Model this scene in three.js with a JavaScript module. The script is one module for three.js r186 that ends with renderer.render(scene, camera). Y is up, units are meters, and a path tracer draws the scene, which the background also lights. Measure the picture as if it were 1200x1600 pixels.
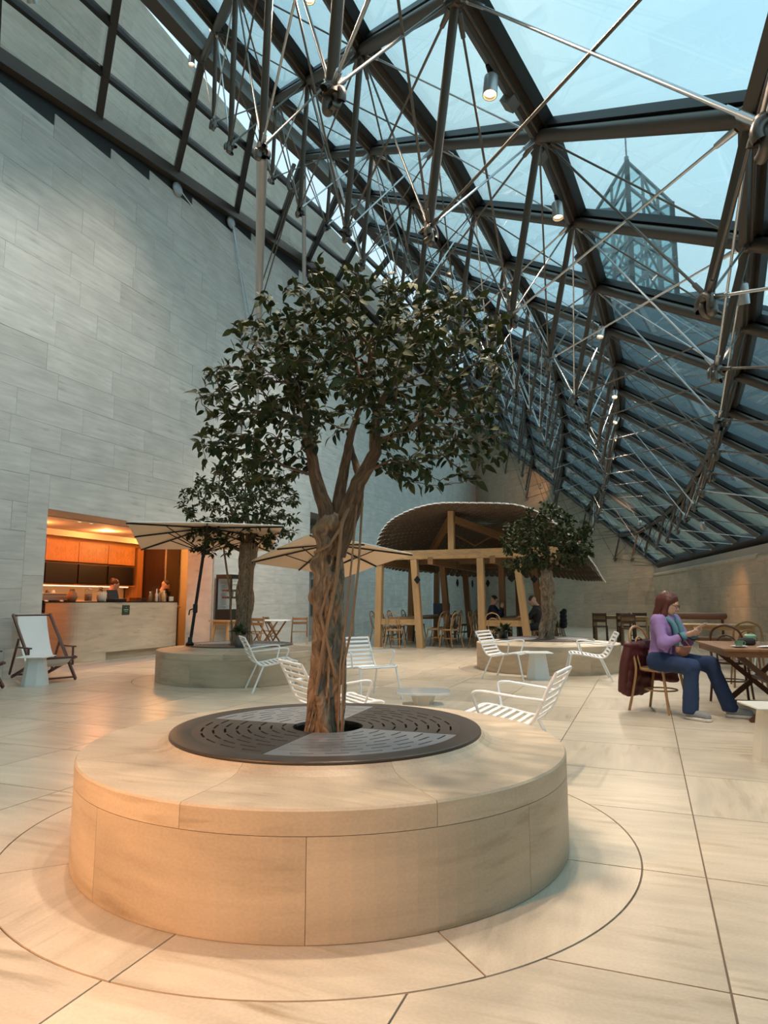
import * as THREE from 'three';
import { mergeGeometries, mergeVertices } from 'three/addons/utils/BufferGeometryUtils.js';
import { RoundedBoxGeometry } from 'three/addons/geometries/RoundedBoxGeometry.js';

// ---------------------------------------------------------------- camera, sky, exposure
const scene = new THREE.Scene();
const renderer = new THREE.WebGLRenderer({ antialias: true });
renderer.toneMapping = THREE.LinearToneMapping;
renderer.toneMappingExposure = 1.0;
renderer.shadowMap.enabled = true;
const camera = new THREE.PerspectiveCamera(2 * Math.atan(800 / 1050) * 180 / Math.PI, 0.75, 0.05, 400);
camera.position.set(0, 1.2, 0);
{
  const yaw = 21.2 * Math.PI / 180, p = Math.atan(138 / 1050);
  camera.lookAt(-Math.sin(yaw) * Math.cos(p), 1.2 + Math.sin(p), -Math.cos(yaw) * Math.cos(p));
}
function rngOf(seed) { let a = seed >>> 0; return () => { a = (a + 0x6D2B79F5) | 0; let t = Math.imul(a ^ (a >>> 15), 1 | a); t = (t + Math.imul(t ^ (t >>> 7), 61 | t)) ^ t; return ((t ^ (t >>> 14)) >>> 0) / 4294967296; }; }
const rnd = rngOf(11);
const rr = (a, b, r = rnd) => a + (b - a) * r();
const V3 = (x, y, z) => new THREE.Vector3(x, y, z);

// periodic gradient noise, for textures and shapes
const PERM = (() => { const r = rngOf(5), p = [...Array(256).keys()]; for (let i = 255; i > 0; i--) { const j = Math.floor(r() * (i + 1)); [p[i], p[j]] = [p[j], p[i]]; } return p.concat(p); })();
function noise2(x, y, px, py) {
  const xi = Math.floor(x), yi = Math.floor(y), fx = x - xi, fy = y - yi;
  const u = fx * fx * fx * (fx * (fx * 6 - 15) + 10), v = fy * fy * fy * (fy * (fy * 6 - 15) + 10);
  const m = (a, n) => ((a % n) + n) % n;
  const h = (i, j, dx, dy) => { const g = PERM[PERM[m(i, px) & 255] + (m(j, py) & 255)] / 256 * 6.28318; return Math.cos(g) * dx + Math.sin(g) * dy; };
  const a = h(xi, yi, fx, fy), b = h(xi + 1, yi, fx - 1, fy), c = h(xi, yi + 1, fx, fy - 1), d = h(xi + 1, yi + 1, fx - 1, fy - 1);
  return (a + (b - a) * u) * (1 - v) + (c + (d - c) * u) * v;
}
function fbm(x, y, px, py, n) { let s = 0, a = 1; for (let i = 0; i < n; i++) { s += a * noise2(x, y, px, py); x *= 2; y *= 2; px *= 2; py *= 2; a *= 0.5; } return s; }
function noise3(x, y, z) { return (noise2(x + z * 0.37, y - z * 0.61, 256, 256) + noise2(y + 31.4, z + x * 0.29, 256, 256) + noise2(z + 7.7, x - y * 0.33, 256, 256)) / 1.7; }

// sky: pale overcast evening with a bluer patch overhead to the right
{
  const W = 256, H = 128, d = new Float32Array(W * H * 4);
  for (let j = 0; j < H; j++) for (let i = 0; i < W; i++) {
    const el = Math.max(0, ((j + 0.5) / H - 0.5) * 2);
    const c = fbm(i / W * 8, j / H * 5, 8, 5, 4);
    const blue = Math.min(1, Math.max(0, 0.35 + c * 0.9));
    const b = 1.06 - 0.12 * el;
    const k = (j * W + i) * 4;
    d[k] = b * (0.80 - 0.30 * blue); d[k + 1] = b * (0.92 - 0.14 * blue); d[k + 2] = b * 0.99; d[k + 3] = 1;
  }
  const t = new THREE.DataTexture(d, W, H, THREE.RGBAFormat, THREE.FloatType);
  t.mapping = THREE.EquirectangularReflectionMapping; t.magFilter = THREE.LinearFilter; t.minFilter = THREE.LinearFilter; t.needsUpdate = true; t.colorSpace = THREE.LinearSRGBColorSpace;
  scene.background = t; scene.environment = t; scene.backgroundIntensity = 1.32; scene.environmentIntensity = 1.32;
}

// ---------------------------------------------------------------- helpers
const counts = {};
function numbered(n) { const c = counts[n] = (counts[n] ?? -1) + 1; return c ? n + '_' + String(c).padStart(3, '0') : n; }
function mesh(name, geo, mat, parent) { const m = new THREE.Mesh(geo, mat); m.name = name; m.castShadow = true; m.receiveShadow = true; if (parent) parent.add(m); return m; }
function tag(o, label, category, group) { o.userData.label = label; if (category) o.userData.category = category; if (group) o.userData.group = group; return o; }
function thing(name, label, category, pos = [0, 0, 0], ry = 0, group) {
  const o = new THREE.Group(); o.name = numbered(name); scene.add(o); o.position.set(...pos); o.rotation.y = ry; return tag(o, label, category, group);
}
function solo(name, geo, mat, label, category, group) { const m = mesh(numbered(name), geo, mat, scene); return tag(m, label, category, group); }
function struct(name) { const o = new THREE.Group(); o.name = name; o.userData.kind = 'structure'; scene.add(o); return o; }
function copy(src, pos, ry, label, group) { const r = src.clone(); r.name = numbered(src.name.replace(/_\d{3}$/, '')); r.position.set(...pos); r.rotation.set(0, ry, 0); r.userData = { ...src.userData, label: label ?? src.userData.label }; if (group) r.userData.group = group; scene.add(r); return r; }
const merge = (g) => mergeGeometries(g.map((q) => { const c = q.index ? q.toNonIndexed() : q.clone(); for (const k of Object.keys(c.attributes)) if (!['position', 'normal', 'uv'].includes(k)) c.deleteAttribute(k); return c; }));
function bx(w, h, d, x = 0, y = 0, z = 0, r = 0) { const g = r ? new RoundedBoxGeometry(w, h, d, 2, r) : new THREE.BoxGeometry(w, h, d); g.translate(x, y, z); return g; }
function uvBox(g, s = 1, ou = 0, ov = 0, turn = false) { // box uv in metres from position and normal
  const p = g.attributes.position, n = g.attributes.normal, uv = g.attributes.uv;
  for (let i = 0; i < p.count; i++) {
    const ax = Math.abs(n.getX(i)), ay = Math.abs(n.getY(i)), az = Math.abs(n.getZ(i));
    let u, v; if (ay > ax && ay > az) { u = p.getX(i); v = p.getZ(i); } else if (ax > az) { u = p.getZ(i); v = p.getY(i); } else { u = p.getX(i); v = p.getY(i); }
    if (turn) [u, v] = [v, u];
    uv.setXY(i, u * s + ou, v * s + ov);
  }
  return g;
}
const UP = V3(0, 1, 0);
function bar(a, b, w, d, twist) { // rectangular bar from a to b
  const L = a.distanceTo(b), g = new THREE.BoxGeometry(w, L, d); return place(g, a, b, twist);
}
function place(g, a, b, ref) {
  const y = b.clone().sub(a).normalize(); let z = (ref || (Math.abs(y.y) > 0.95 ? V3(0, 0, 1) : UP)).clone(); let x = y.clone().cross(z).normalize(); z = x.clone().cross(y);
  const m = new THREE.Matrix4().makeBasis(x, y, z); m.setPosition(a.clone().add(b).multiplyScalar(0.5)); g.applyMatrix4(m); return g;
}
function rod(a, b, r, seg = 8, r2 = r) { return place(new THREE.CylinderGeometry(r2, r, a.distanceTo(b), seg, 1), a, b); }
function tube(pts, r, seg = 24, rad = 8, closed = false) { return new THREE.TubeGeometry(new THREE.CatmullRomCurve3(pts.map((p) => p.isVector3 ? p : V3(...p)), closed, 'centripetal'), seg, r, rad, closed); }
function bend(pts, r, fillet = 0.04, rad = 8, seg = 4, closed = false) { // tube along straight runs with rounded corners
  const P = pts.map((p) => p.isVector3 ? p : V3(...p)), path = new THREE.CurvePath(); let last = P[0];
  for (let i = 1; i < P.length - 1; i++) {
    const a = P[i].clone().sub(P[i - 1]), b = P[i + 1].clone().sub(P[i]); const f = Math.min(fillet, a.length() * 0.45, b.length() * 0.45);
    const s = P[i].clone().sub(a.normalize().multiplyScalar(f)), e = P[i].clone().add(b.normalize().multiplyScalar(f));
    path.add(new THREE.LineCurve3(last, s)); path.add(new THREE.QuadraticBezierCurve3(s, P[i], e)); last = e;
  }
  path.add(new THREE.LineCurve3(last, P[P.length - 1]));
  const cs = path.curves, all = []; cs.forEach((c, i) => { const n = c.isLineCurve3 ? 1 : seg; for (let k = i ? 1 : 0; k <= n; k++) all.push(c.getPoint(k / n)); });
  return sweep(all, r, rad);
}
function sweep(P, r, rad = 8, cap = true) { // circular sweep through exact points; r number or function(i, t)
  const n = P.length, pos = [], idx = [], uv = []; let N = null; let len = 0;
  for (let i = 0; i < n; i++) {
    const t = P[Math.min(n - 1, i + 1)].clone().sub(P[Math.max(0, i - 1)]).normalize();
    if (!N) { N = Math.abs(t.y) < 0.9 ? UP.clone() : V3(1, 0, 0); }
    N.sub(t.clone().multiplyScalar(N.dot(t))).normalize(); const B = t.clone().cross(N);
    if (i) len += P[i].distanceTo(P[i - 1]);
    const R = typeof r === 'function' ? r(i / (n - 1)) : r;
    for (let k = 0; k <= rad; k++) { const a = k / rad * Math.PI * 2, c = Math.cos(a) * R, s = Math.sin(a) * R; pos.push(P[i].x + N.x * c + B.x * s, P[i].y + N.y * c + B.y * s, P[i].z + N.z * c + B.z * s); uv.push(k / rad, len); }
    if (i) for (let k = 0; k < rad; k++) { const a = (i - 1) * (rad + 1) + k, b = a + rad + 1; idx.push(a, b + 1, b, a, a + 1, b + 1); }
  }
  if (cap) for (const [i, f] of [[0, 1], [n - 1, 0]]) { const c = pos.length / 3; pos.push(P[i].x, P[i].y, P[i].z); uv.push(0.5, 0); for (let k = 0; k < rad; k++) { const a = i * (rad + 1) + k; f ? idx.push(c, a + 1, a) : idx.push(c, a, a + 1); } }
  const g = new THREE.BufferGeometry(); g.setAttribute('position', new THREE.Float32BufferAttribute(pos, 3)); g.setAttribute('uv', new THREE.Float32BufferAttribute(uv, 2)); g.setIndex(idx); g.computeVertexNormals(); return g;
}
function lathe(pts, seg = 32, a0 = 0, a1 = Math.PI * 2) { return new THREE.LatheGeometry(pts.map(([r, y]) => new THREE.Vector2(r, y)), seg, a0, a1); }
function extrude(pts, depth, bevel = 0, holes) { const s = new THREE.Shape(pts.map(([x, y]) => new THREE.Vector2(x, y))); if (holes) s.holes = holes; return new THREE.ExtrudeGeometry(s, { depth, bevelEnabled: bevel > 0, bevelSize: bevel, bevelThickness: bevel, bevelSegments: 2, curveSegments: 12 }); }

// ---------------------------------------------------------------- procedural textures and materials
function tex(w, h, fn, srgb = true) {
  const d = new Uint8Array(w * h * 4);
  for (let j = 0; j < h; j++) for (let i = 0; i < w; i++) { const c = fn(i / w, j / h), k = (j * w + i) * 4; d[k] = Math.max(0, Math.min(255, c[0])); d[k + 1] = Math.max(0, Math.min(255, c[1])); d[k + 2] = Math.max(0, Math.min(255, c[2])); d[k + 3] = 255; }
  const t = new THREE.DataTexture(d, w, h, THREE.RGBAFormat); t.wrapS = t.wrapT = THREE.RepeatWrapping; t.magFilter = THREE.LinearFilter; t.minFilter = THREE.LinearMipmapLinearFilter; t.generateMipmaps = true; if (srgb) t.colorSpace = THREE.SRGBColorSpace; t.needsUpdate = true; return t;
}
// limestone: horizontal bedding streaks, soft clouds and pores; one repeat = 2.4 m
const limeTex = tex(1024, 1024, (u, v) => {
  const w = fbm(u * 3, v * 3, 3, 3, 2) * 0.25;
  const streak = fbm(u * 3 + w, v * 34 + w * 1.5, 3, 34, 5), cloud = fbm(u * 4, v * 6, 4, 6, 4), fine = noise2(u * 200, v * 260, 200, 260);
  const dark = Math.max(0, fbm(u * 5 + 3, v * 40 + w, 5, 40, 3) - 0.36);
  const l = 228 + streak * 15 + cloud * 12 + fine * 8 - dark * 60;
  return [l, l * 0.978 - dark * 4, l * 0.94 - dark * 10];
});
// floor slabs: the same stone cut flat, with longer brown bedding drifts
const floorTex = tex(1024, 1024, (u, v) => {
  const w = fbm(u * 2, v * 2, 2, 2, 2) * 0.4;
  const streak = fbm(u * 3 + w, v * 26 + w * 2, 3, 26, 5), cloud = fbm(u * 3 + 5, v * 4, 3, 4, 4), fine = noise2(u * 180, v * 260, 180, 260);
  const drift = Math.max(0, fbm(u * 5, v * 36 + w * 3, 5, 36, 5) - 0.10) * Math.max(0, 0.6 + 1.4 * fbm(u * 3 + 9, v * 5, 3, 5, 2)), pit = Math.max(0, noise2(u * 70, v * 110, 70, 110) - 0.6) * 70;
  const l = 232 + streak * 18 + cloud * 14 + fine * 11 - drift * 50 - pit;
  return [l, l * 0.965 - drift * 7, l * 0.91 - drift * 18];
});
function tinted(map, hex, rough, rep = 1 / 2.4, extra = {}) { const t = map.clone(); t.repeat.set(rep, rep); t.needsUpdate = true; return new THREE.MeshStandardMaterial({ map: t, color: new THREE.Color(hex), roughness: rough, ...extra }); }
const limeMap = limeTex; limeMap.repeat.set(1 / 2.4, 1 / 2.4); const floorMap = floorTex; floorMap.repeat.set(1 / 2.4, 1 / 2.4);
const lin = (r, g, b) => new THREE.Color().setRGB(r, g, b);
const wallStone = [0.70, 0.72, 0.68, 0.74, 0.63].map((l, i) => new THREE.MeshStandardMaterial({ map: limeMap, color: lin(l * 1.04, l * 1.03, l * 1.01), roughness: 0.78 }));
const warmStone = [0.60, 0.63, 0.57, 0.66, 0.53].map((l) => new THREE.MeshStandardMaterial({ map: limeMap, color: lin(l * 1.05, l * 0.94, l * 0.78), roughness: 0.74 }));
const floorStone = [0.70, 0.67, 0.73, 0.64].map((l) => new THREE.MeshStandardMaterial({ map: floorMap, color: lin(l * 1.02, l * 0.95, l * 0.84), roughness: 0.30 }));
const planterStone = [0.62, 0.59, 0.65].map((l) => new THREE.MeshStandardMaterial({ map: floorMap, color: lin(l * 1.02, l * 0.90, l * 0.74), roughness: 0.5 }));
const jointMat = new THREE.MeshStandardMaterial({ color: lin(0.17, 0.125, 0.09), roughness: 0.9 });
const wallBack = new THREE.MeshStandardMaterial({ color: lin(0.34, 0.32, 0.28), roughness: 0.9 });
const std = (r, g, b, rough = 0.6, metal = 0, extra = {}) => new THREE.MeshStandardMaterial({ color: lin(r, g, b), roughness: rough, metalness: metal, ...extra });
const phys = (r, g, b, rough, o) => new THREE.MeshPhysicalMaterial({ color: lin(r, g, b), roughness: rough, ...o });
const steelBrown = std(0.105, 0.085, 0.068, 0.42, 0.55);
const steelDark = std(0.030, 0.027, 0.025, 0.45, 0.3);
const castSteel = std(0.16, 0.14, 0.12, 0.38, 0.7);
const stainless = std(0.62, 0.62, 0.62, 0.28, 0.95);
const polePaint = std(0.42, 0.44, 0.45, 0.35, 0.4);
const paneGlass = phys(0.80, 0.93, 0.94, 0.02, { transmission: 1, thickness: 0, ior: 1.5 });
const clearGlass = phys(0.95, 0.98, 0.97, 0.02, { transmission: 1, thickness: 0, ior: 1.5 });
const blackSteel = std(0.018, 0.017, 0.017, 0.4, 0.4);
const whitePaint = std(0.80, 0.80, 0.78, 0.38);
const blackPlastic = std(0.012, 0.012, 0.013, 0.35);
// ---------------------------------------------------------------- floor: square slabs, rings of slabs round the three planters
const PLANTERS = [[-1.65, -3.41], [-6.0, -9.2], [-1.7, -12.45]], PR = 1.25, RING = 1.575, TILE = 0.93;
function flat(shape, depth, y, ou, ov, turn) {
  const g = new THREE.ExtrudeGeometry(shape, { depth, bevelEnabled: false, curveSegments: 24 }); g.rotateX(-Math.PI / 2); g.translate(0, y - depth, 0);
  const uv = g.attributes.uv; for (let i = 0; i < uv.count; i++) { const u = uv.getX(i), v = uv.getY(i); turn ? uv.setXY(i, v + ou, u + ov) : uv.setXY(i, u + ou, v + ov); } return g;
}
function cutTile(x0, z0, x1, z1) { // the slab minus the rings; null when swallowed
  let P = []; const n = 16, C = [[x0, z0], [x1, z0], [x1, z1], [x0, z1]];
  const near = PLANTERS.find(([cx, cz]) => { const dx = Math.max(x0 - cx, 0, cx - x1), dz = Math.max(z0 - cz, 0, cz - z1); return Math.hypot(dx, dz) < RING + 0.003; });
  if (!near) return C;
  const [cx, cz] = near, R = RING + 0.003;
  for (let e = 0; e < 4; e++) for (let k = 0; k < n; k++) { const [ax, az] = C[e], [bx2, bz] = C[(e + 1) % 4]; P.push([ax + (bx2 - ax) * k / n, az + (bz - az) * k / n]); }
  const out = P.map(([x, z]) => Math.hypot(x - cx, z - cz) > R);
  if (out.every((o) => o)) return C; if (!out.some((o) => o)) return null;
  let s = 0; while (!(out[s] && !out[(s + P.length - 1) % P.length])) s++;
  const run = []; let i = s; while (out[i % P.length]) { run.push(P[i % P.length]); i++; }
  const onC = (a, b) => { let lo = 0, hi = 1; for (let k = 0; k < 24; k++) { const m = (lo + hi) / 2; Math.hypot(a[0] + (b[0] - a[0]) * m - cx, a[1] + (b[1] - a[1]) * m - cz) > R ? lo = m : hi = m; } return [a[0] + (b[0] - a[0]) * lo, a[1] + (b[1] - a[1]) * lo]; };
  const A = onC(run[0], P[(s + P.length - 1) % P.length]), B = onC(run[run.length - 1], P[i % P.length]);
  let a = Math.atan2(B[1] - cz, B[0] - cx), b = Math.atan2(A[1] - cz, A[0] - cx); let d = b - a; while (d > Math.PI) d -= 2 * Math.PI; while (d < -Math.PI) d += 2 * Math.PI;
  const poly = [A, ...run, B]; for (let k = 1; k < 14; k++) poly.push([cx + R * Math.cos(a + d * k / 14), cz + R * Math.sin(a + d * k / 14)]);
  return poly;
}
const floor = struct('floor');
{
  mesh('bedding', bx(16, 0.3, 54, -5.5, -0.156, -14), jointMat, floor);
  const r = rngOf(3), far = floorStone.map(() => []); let count = 0; const cells = [];
  for (let i = -12; i <= 4; i++) for (let j = -42; j <= 6; j++) cells.push([-0.745 + i * TILE, -3.41 + j * TILE]);
  const seen = (x, z) => { const d = Math.hypot(x, z); const a = Math.atan2(-(x + 0.46), -(z + 0.46)) * 180 / Math.PI; return z < -0.9 && a > -14 && a < 56 && d < 17; };
  cells.sort((p, q) => Math.hypot(...p) - Math.hypot(...q));
  for (const [x, z] of cells) {
    const P = cutTile(x + 0.0038, z + 0.0038, x + TILE - 0.0038, z + TILE - 0.0038); if (!P) continue;
    const k = Math.floor(r() * floorStone.length), t = r(), g = flat(new THREE.Shape(P.map(([a, b]) => new THREE.Vector2(a, -b))), 0.03, 0, r() * 3, r() * 3, t < 0.2);
    if (count < 250 && seen(x, z)) { mesh('floor_slab', g, floorStone[k], floor); count++; } else far[k].push(g);
  }
  far.forEach((g, k) => { const m = mesh('distant_slabs', merge(g), floorStone[k], floor); m.userData.kind = 'stuff'; });
  for (const [cx, cz] of PLANTERS) for (let q = 0; q < 8; q++) { // ring slabs, joints every 45 degrees
    const a0 = q * Math.PI / 4 + 0.0026, a1 = (q + 1) * Math.PI / 4 - 0.0026, s = new THREE.Shape();
    s.absarc(0, 0, RING - 0.006, a0, a1, false); s.absarc(0, 0, PR - 0.05, a1, a0, true);
    const g = flat(s, 0.03, 0, r() * 3, r() * 3, q % 2); g.translate(cx, 0, cz); mesh('ring_slab', g, floorStone[Math.floor(r() * 4)], floor);
  }
}

// ---------------------------------------------------------------- stone walls, block by block
// O foot of the wall's left end seen from inside, U along it, N towards the room
function stoneWall(wall, O, U, N, len, top, { row = 0.46, mats = wallStone, lo = 0.95, hi = 1.65, step = false, skip, seed = 1, most = 290, rank, y0 = 0 }) {
  const r = rngOf(seed), list = [];
  for (let y = y0, n = 0; y < 16; y += row, n++) {
    let u = -r() * 1.2;
    while (u < len) {
      const L = rr(lo, hi, r), a = Math.max(0, u), b = Math.min(len, u + L); u += L; const ta = top(a), tb = top(b);
      if (b - a < 0.05) continue;
      if (step && y + row > Math.min(ta, tb) - 0.02) { if (y + row / 2 < Math.min(ta, tb) - 0.02) list.push([a, b, y, y + row / 2]); continue; }
      if (Math.max(ta, tb) < y + 0.03) continue;
      const cuts = skip ? skip(a, b, y, y + row) : [[a, b, y, y + row]];
      for (const [p, q, s, t] of cuts) if (q - p > 0.03 && t - s > 0.03) list.push([p, q, s, t]);
    }
  }
  const geo = ([a, b, s, t]) => {
    const g = 0.002, d = rr(0.028, 0.033, r), P = [[a + g, s + g], [b - g, s + g], [b - g, Math.max(s + 2 * g, Math.min(t, step ? t : top(b)) - g)], [a + g, Math.max(s + 2 * g, Math.min(t, step ? t : top(a)) - g)]];
    const e = new THREE.ExtrudeGeometry(new THREE.Shape(P.map((p) => new THREE.Vector2(...p))), { depth: d, bevelEnabled: false });
    const uv = e.attributes.uv, ou = r() * 5, ov = r() * 5; for (let i = 0; i < uv.count; i++) uv.setXY(i, uv.getX(i) + ou, uv.getY(i) + ov);
    const m = new THREE.Matrix4().makeBasis(U, UP, N); m.setPosition(O); return e.applyMatrix4(m);
  };
  if (rank) list.sort((p, q) => rank(q) - rank(p));
  const rest = mats.map(() => []);
  list.forEach((s, i) => { let k = Math.floor(r() * r() * mats.length * 1.15) % mats.length; const g = geo(s); if (i < most) mesh('stone_block', g, mats[k], wall); else rest[k].push(g); });
  rest.forEach((g, k) => { if (g.length) mesh('further_blocks', merge(g), mats[k], wall).userData.kind = 'stuff'; });
}
function backing(wall, O, U, N, pts, thick, holes = [], mat = wallBack) { // solid core behind the blocks, pts in (along, up)
  const s = new THREE.Shape(pts.map((p) => new THREE.Vector2(...p))); for (const h of holes) s.holes.push(new THREE.Path(h.map((p) => new THREE.Vector2(...p))));
  const e = new THREE.ExtrudeGeometry(s, { depth: thick, bevelEnabled: false }); e.translate(0, 0, -thick); const m = new THREE.Matrix4().makeBasis(U, UP, N); m.setPosition(O); return mesh('core', e.applyMatrix4(m), mat, wall);
}
const XW = -9.3;
const wallTop = (z) => z > -21 ? 8.77 - 0.159 * z : 12.11 + 0.02 * (z + 21);
const NICHE = [-8.36, -13.08, 2.72], PASS = [-17.8, -21.2, 3.83];
const leftWall = struct('wall_left');
{ // along = distance from z = +1 going away
  const O = V3(XW, 0, -4.6), U = V3(0, 0, -1), N = V3(1, 0, 0), zOf = (a) => -4.6 - a, top = (a) => wallTop(zOf(a)) - 0.2, L = 36.2;
  const rects = [[8.36 - 4.6, 13.08 - 4.6, 0, 2.72], [17.8 - 4.6, 21.2 - 4.6, 0, 3.83], [7.95 - 4.6, 17.8 - 4.6, 0, 3.3]];
  const skip = (a, b, s, t) => { // cut the block by the openings and the smooth surround
    let out = [[a, b, s, t]];
    for (const [p, q, y0, y1] of rects) out = out.flatMap(([a, b, s, t]) => {
      if (b <= p || a >= q || t <= y0 || s >= y1) return [[a, b, s, t]];
      const o = []; if (a < p) o.push([a, p, s, t]); if (b > q) o.push([q, b, s, t]); if (t > y1) o.push([Math.max(a, p), Math.min(b, q), y1, t]); return o;
    });
    return out;
  };
  backing(leftWall, O, U, N, [[0, 0], [L, 0], [L, top(L) + 0.25], [16.4, top(16.4) + 0.25], [0, top(0) + 0.25]], 0.7, [[[3.76, 0.001], [3.76, 2.72], [8.48, 2.72], [8.48, 0.001]], [[13.2, 0.001], [13.2, 3.83], [16.6, 3.83], [16.6, 0.001]]]);
  stoneWall(leftWall, O, U, N, L, top, { step: true, skip, seed: 21, rank: ([a, b, s, t]) => { const z = zOf((a + b) / 2); return (z > -6.9 ? -1 : 0) + (b - a) * (t - s) / (z * z + 86 + s * s); } });
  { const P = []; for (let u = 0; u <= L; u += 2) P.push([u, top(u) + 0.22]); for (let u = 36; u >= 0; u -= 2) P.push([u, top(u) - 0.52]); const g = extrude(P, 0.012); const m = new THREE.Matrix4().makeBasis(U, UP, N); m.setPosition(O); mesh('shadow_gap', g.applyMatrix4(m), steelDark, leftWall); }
  // smooth limestone surround of the kitchen opening
  const r = rngOf(8), slabs = [[3.35, 3.76, 0, 1.6], [3.35, 3.76, 1.6, 3.3], [3.76, 6.1, 2.72, 3.3], [6.1, 8.48, 2.72, 3.3]];
  for (let y = 0; y < 3.2; y += 0.55) { let u = 8.48; while (u < 13.19) { const l = Math.min(13.2 - u, rr(1.1, 1.9, r)); slabs.push([u, u + l, y, Math.min(3.3, y + 0.55)]); u += l; } }
  for (const [a, b, s, t] of slabs) { const g = bx(b - a - 0.004, t - s - 0.004, 0.030, (a + b) / 2, (s + t) / 2, 0.015); uvBox(g, 1, r() * 4, r() * 4); const m = new THREE.Matrix4().makeBasis(U, UP, N); m.setPosition(O); mesh('surround_slab', g.applyMatrix4(m), wallStone[r() < 0.5 ? 0 : 1], leftWall); }
}

// roof table: foot of each rafter at the right-hand gutter, then distances along it to the five ribs and the fold
const RD = V3(-0.56, 0.54, -0.63).normalize();
const ROWS = [
  [0.44, 2.54, -27.93, 2.44, 4.95, 7.39, 10.00, 12.60, 15.20], [0.96, 2.54, -25.05, 2.07, 4.97, 7.46, 10.15, 12.84, 15.53],
  [1.43, 2.54, -22.41, 2.09, 5.00, 7.76, 10.60, 13.43, 16.27], [1.84, 2.54, -20.13, 2.19, 5.18, 8.03, 10.95, 13.87, 16.78],
  [2.17, 2.54, -18.33, 2.32, 5.41, 8.26, 11.0, 14.0, 16.9], [2.46, 2.54, -16.71, 2.51, 5.62, 8.53, 11.05, 13.7, 16.5],
  [2.71, 2.51, -14.63, 2.74, 5.81, 8.73, 11.20, 13.67, 16.4], [2.89, 2.48, -12.97, 2.89, 5.95, 8.84, 11.39, 13.94, 16.49],
  [2.99, 2.42, -11.01, 3.06, 6.02, 8.79, 11.48, 14.17, 16.86], [3.08, 2.37, -9.28, 3.20, 6.16, 8.95, 11.70, 14.46, 17.21],
  [3.07, 2.28, -7.34, 3.34, 6.25, 8.89, 12.03, 15.17, 18.0], [3.04, 2.19, -5.51, 3.49, 6.28, 9.14, 12.17, 15.19, 18.22],
  [2.95, 2.08, -3.51, 3.67, 6.32, 9.07, 11.95, 14.82, 17.70], [2.78, 1.96, -1.74, 3.73, 6.23, 8.79, 11.59, 14.38, 17.18],
  [2.70, 1.86, 0.05, 3.53, 6.74, 9.32, 12.13, 14.95, 17.76],
];
for (let j = 1; j < 5; j++) { const q = [...ROWS[14]]; q[0] += 0.02 * j; q[1] -= 0.2 * j; q[2] += 2.15 * j - 0.35; q[8] += 0.35; ROWS.push(q); }
const node = (i, k) => { const q = ROWS[i], G = V3(q[0], q[1], q[2]); return k < 0 ? G : G.addScaledVector(RD, k === 0 ? 0 : q[2 + k]); }; // k = 0 gutter, 1..5 ribs, 6 fold
const wallPt = (i) => { const F = node(i, 6), z = i > 14 ? [-11.14, -8.9, -6.75, -4.6][i - 15] : F.z - (F.x - XW) * 1.136; return V3(XW + 0.05, wallTop(z), z); };
const NR = ROWS.length;

// right wall, end wall and the wall behind the camera
const endDir = V3(RD.x, 0, RD.z).normalize(), endSlope = RD.y / Math.hypot(RD.x, RD.z);
const rightWall = struct('wall_right');
{
  const feet = ROWS.map((q) => V3(q[0] - 0.12, 0, q[2])).slice(0, 19); let piece = 0;
  const segs = [[0, 5], [5, 9], [9, 13], [13, 18]];
  for (const [a, b] of segs) {
    const A = feet[a].clone(), B = feet[b].clone(), U = B.clone().sub(A).normalize(), N = V3(U.z, 0, -U.x); if (N.x > 0) N.negate(); const len = A.distanceTo(B), ha = ROWS[a][1] - 0.36, hb = ROWS[b][1] - 0.36;
    const top = (u) => ha + (hb - ha) * u / len; backing(rightWall, A, N.z > 0 ? U : U, N, [[0, 0], [len, 0], [len, hb + 0.22], [0, ha + 0.22]], 0.5);
    if (a < 9) stoneWall(rightWall, A, U, N, len, top, { seed: 40 + piece, row: 0.52, mats: warmStone, most: 70, lo: 1.1, hi: 1.8 });
    // stone sill sloping up to the gutter
    const s = new THREE.Shape([[0.06, 0], [-0.3, 0.30], [-0.3, 0.2], [-0.3, -0.1], [0.06, -0.06]].map((p) => new THREE.Vector2(...p)));
    const g = new THREE.ExtrudeGeometry(s, { depth: len, bevelEnabled: false }); const Z = U.clone(), X = N.clone(), Y = UP.clone(); if (X.clone().cross(Y).dot(Z) < 0) { g.scale(1, 1, -1); g.translate(0, 0, len); const ix = g.attributes.position; g.computeVertexNormals(); }
    const m = new THREE.Matrix4().makeBasis(X, Y, X.clone().cross(Y)); const flip = X.clone().cross(Y).dot(U) < 0; m.setPosition((flip ? B : A).clone().setY((ha + hb) / 2)); const e = new THREE.ExtrudeGeometry(s, { depth: len, bevelEnabled: false }); e.applyMatrix4(m); mesh('sill', e, warmStone[3], rightWall);
    piece++;
  }
}
const endWall = struct('wall_end');
{
  const A = V3(ROWS[0][0] + 0.25, 0, ROWS[0][2] - 0.05).addScaledVector(endDir, -0.1), U = endDir.clone().negate(), L = 15.7;
  const O = A.clone().addScaledVector(endDir, L), N = V3(-endDir.z, 0, endDir.x); if (N.z < 0) N.negate();
  const top = (u) => 2.42 + (L - u) * endSlope;
  backing(endWall, O, U, N, [[0, 0], [L, 0], [L, top(L)], [0, top(0)]], 0.4);
  stoneWall(endWall, O, U, N, L, top, { seed: 61, row: 0.52, mats: warmStone, most: 200, lo: 1.1, hi: 1.8, rank: ([a, b, s, t]) => (a > 1 ? 1 : 0) + (b - a) });
}
const backWall = struct('wall_back');
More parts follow.
